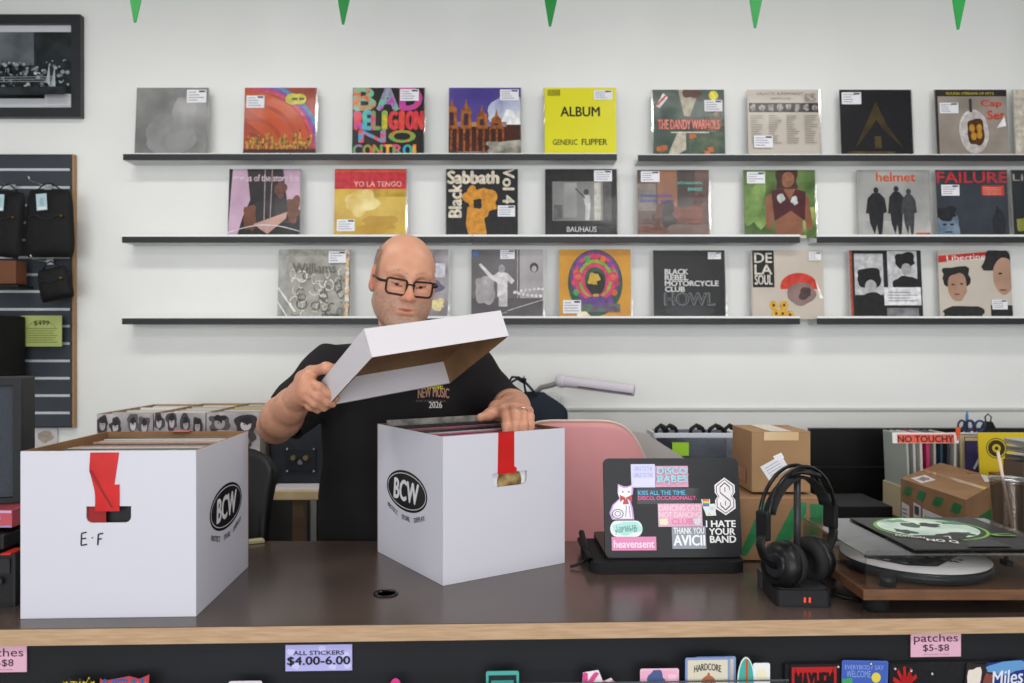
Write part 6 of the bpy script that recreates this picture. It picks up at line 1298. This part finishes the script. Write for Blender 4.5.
def sleeve_(S_, E_, r1, r2, ext):
    d = E_-S_; Ln = np.linalg.norm(d); u = d/Ln; T_ = S_+d*ext
    tmp_k = .03
    def fn(X, Y, Z):
        px, py, pz = X-S_[0], Y-S_[1], Z-S_[2]; t = px*u[0]+py*u[1]+pz*u[2]
        rr_ = np.sqrt(np.maximum((px-t*u[0])**2+(py-t*u[1])**2+(pz-t*u[2])**2, 0))
        tt = np.clip(t/(Ln*ext), 0, 1); th = np.arctan2(pz-t*u[2], px-t*u[0])
        rad = r1+(r2-r1)*tt+.0035*np.sin(3*th+20*t)*tt+.0025*np.sin(t*60+th*2)
        return np.maximum(np.maximum(rr_-rad, t-Ln*ext), -t-.02)
    lo = np.minimum(S_, T_)-.1; hi = np.maximum(S_, T_)+.1; sh.op(fn, lo, hi, .03)
    def cav(X, Y, Z):
        px, py, pz = X-S_[0], Y-S_[1], Z-S_[2]; t = px*u[0]+py*u[1]+pz*u[2]
        return np.maximum(np.sqrt(np.maximum((px-t*u[0])**2+(py-t*u[1])**2+(pz-t*u[2])**2, 0))-(r2-.0055), Ln*ext-.03-t)
    sh.op(cav, T_-.09, T_+.09, .003, 'sub')
sleeve_(SR, ER, .083, .071, .90); sleeve_(SL_, EL, .078, .062, .94)
# neck opening
nd = nh-nb; sh.cone(nb+nd*.12, nb+nd*.9, .070, .085, .004, 'sub')
SHM = mat('#151315', .9, c2='#191719', scale=9, bump=.1, bscale=500, spec=.3)
shirt, SP, SQ = sh.mesh('t_shirt', SHM); rm(shirt); shirt['label'] = 'black t-shirt'
# collar band
nax = Vector(nd).normalized(); cc = Vector(nb)+Vector(nd)*.20; u_ = nax.orthogonal().normalized(); v_ = nax.cross(u_)
ringp = []
for k_ in range(40):
    a_ = 2*PI*k_/40; p_ = cc+(u_*math.cos(a_)+v_*math.sin(a_))*.0745; ringp.append(p_)
rm(MB().tube(ringp, 0, mat('#161416', .9, bump=.3, bscale=300), closed=True, flat=(.0045, .010, nax), n=10).build('collar', None))
# chest print: letters laid on the cloth
dg = bpy.context.evaluated_depsgraph_get(); bvh = BVHTree.FromPolygons([tuple(v) for v in SP], [tuple(q) for q in SQ])
def onshirt(px0, py0, px1, py1, txt, c, bold=.03, arc=0):
    Dp = 2.24; vs, fs = glyphs(txt, bold, 0); out = []
    for u, v in vs:
        q = at(px0+(px1-px0)*u, py1+(py0-py1)*v-arc*(1-4*(u-.5)**2), Dp); o_c = Vector((0, 0, CZ)); dr_ = (q-o_c).normalized(); h_ = bvh.ray_cast(o_c, dr_)
        out.append(h_[0]-dr_*.0012 if h_[0] else q)
    m = MB(); d = bold*.02
    for dx in ((0,) if d == 0 else (-d, 0, d)): m.add([Vector(v)+Vector((dx, 0, 0)) for v in out], fs, mat(c, .6))
    o = m.build('shirt_lettering', None); rm(o)
onshirt(424, 384, 443, 389, 'NXNE', '#c8bc20', .03); onshirt(418, 388.5, 449, 398.5, 'NEW MUSIC', '#a8806e', .02, 1.5); onshirt(416, 400, 446, 402, 'SOCIETY OF INDEPENDENT SOUND', '#6a5e5a', 0); onshirt(429, 401.5, 442, 408, '2026', '#c9c4c0', .02)
# ring, jeans, shoes
a_, b_2 = Vector(KL[2]), Vector(at(*FL[2][0])); dr_ = (b_2-a_).normalized(); c_ = a_.lerp(b_2, .72); u_ = dr_.orthogonal().normalized(); v_ = dr_.cross(u_)
rm(MB().tube([c_+(u_*math.cos(2*PI*k_/24)+v_*math.sin(2*PI*k_/24))*.0142 for k_ in range(24)], 0, mat('#c9c4b4', .2, metal=1), closed=True, flat=(.0012, .0028, dr_), n=6).build('ring', None))
jn = SDF((-.62, 2.18, .0), (-.08, 2.62, 1.06), .009)
def hips(X, Y, Z): return np.maximum(np.maximum(((np.abs((X+.345)/.215)**2.4+np.abs((Y-2.4)/.148)**2.4)**(1/2.4)-1)*.148, Z-1.03), .82-Z)
jn.op(hips, (-.58, 2.2, .8), (-.1, 2.6, 1.04), .03)
for s in (-1, 1): jn.cone((-.345+s*.105, 2.41, .84), (-.345+s*.12, 2.40, .48), .105, .075, .04); jn.cone((-.345+s*.12, 2.40, .48), (-.345+s*.13, 2.42, .07), .075, .06, .03)
jo, _, _ = jn.mesh('jeans', mat('#1c2230', .85, c2='#232a3a', scale=20)); rm(jo)
for s in (-1, 1):
    so = SDF((-.345+s*.13-.07, 2.24, -.01), (-.345+s*.13+.07, 2.56, .14), .006); so.cone((-.345+s*.13, 2.45, .05), (-.345+s*.135, 2.31, .04), .045, .038, .03); so.cone((-.345+s*.13, 2.42, .06), (-.345+s*.13, 2.42, .1), .048, .045, .03)
    so.op(lambda X, Y, Z: .004-Z, (-.6, 2.2, -.05), (0, 2.6, .2), .004, 'int'); o, _, _ = so.mesh('shoe', mat('#17171a', .5)); rm(o)
# ================================================================ LIGHT AND CAMERA
def area(name, loc, rot, sx, sy, e, col=(1, 1, 1)):
    l = bpy.data.lights.new(name, 'AREA'); l.shape = 'RECTANGLE'; l.size = sx; l.size_y = sy; l.energy = e; l.color = col
    o = bpy.data.objects.new(name, l); C.objects.link(o); o.location = loc; o.rotation_euler = rot; return o
area('window_daylight', (-.2, -2.7, 1.75), (math.radians(90), 0, 0), 5.2, 2.3, 175, (.96, .98, 1))
for i, (x, y) in enumerate(((-1.5, 0.3), (1.2, 0.3), (-1.5, 2.2), (1.2, 2.2))):
    t = thing('ceiling_light', 'long white ceiling light panel', 'light', (x, y, 3.235), group='ceiling light panels')
    MB().box((0, 0, 0), (1.25, .32, .03), WHITE).build('housing', t, bevel=.004); MB().box((0, 0, -.0165), (1.19, .27, .003), mat('#fff8f0', .5, emit=2)).build('diffuser', t)
    area('ceiling_lamp', (x, y, 3.20), (0, 0, 0), 1.15, .25, (28 if x > 0 and y < 1 else 16), (1, .97, .93))
wd = bpy.data.worlds.new('sky'); bpy.context.scene.world = wd; wd.use_nodes = True
wd.node_tree.nodes['Background'].inputs[0].default_value = (.85, .92, 1, 1); wd.node_tree.nodes['Background'].inputs[1].default_value = .6
cam = bpy.data.cameras.new('camera'); co = bpy.data.objects.new('camera', cam); C.objects.link(co); bpy.context.scene.camera = co
co.location = (0, 0, CZ); co.rotation_euler = (PI/2, 0, 0); cam.sensor_width = 36; cam.lens = F/1024*36; cam.shift_y = (HY-341.5)/1024; cam.clip_start = .05
cam.dof.use_dof = True; cam.dof.focus_distance = 1.95; cam.dof.aperture_fstop = 4.0
s = bpy.context.scene; s.view_settings.view_transform = 'Standard'; s.view_settings.look = 'None'; s.view_settings.gamma = 1; s.view_settings.exposure = -0.22
s.view_settings.use_curve_mapping = False
s.cycles.use_denoising = True; s.cycles.max_bounces = 8; s.cycles.diffuse_bounces = 4; s.cycles.transparent_max_bounces = 24; s.cycles.caustics_reflective = False; s.cycles.caustics_refractive = False
s.cycles.sample_clamp_indirect = 6
# small pieces that belong to a part go one level down
UNDER = {'caster': 'base_leg', 'ear_pad': 'ear_cup', 'slip_mat': 'platter', 'slip_mat_print': 'platter', 'spindle': 'platter', 'counterweight': 'tonearm', 'tape_crease': 'red_tape', 'zip_pull': 'zip',
         'terminal': 'terminal_plate', 'screw': 'terminal_plate', 'charging_pad': 'stand_base', 'status_light': 'stand_base', 'diffuser': 'housing', 'socket_face': 'plate', 'seam': 'lamp_head', 'pale_surface': 'table_top'}
bn = lambda o: o.name.split('.')[0]
for root in [o for o in list(C.objects) if o.type == 'EMPTY' and o.parent is None]:
    kids = list(root.children); used = {}
    for k in kids:
        to = UNDER.get(bn(k)); ps = [p for p in kids if to and bn(p) == to]
        if ps: i = used.get(bn(k), 0); used[bn(k)] = i+1; k.parent = ps[min(i, len(ps)-1)]
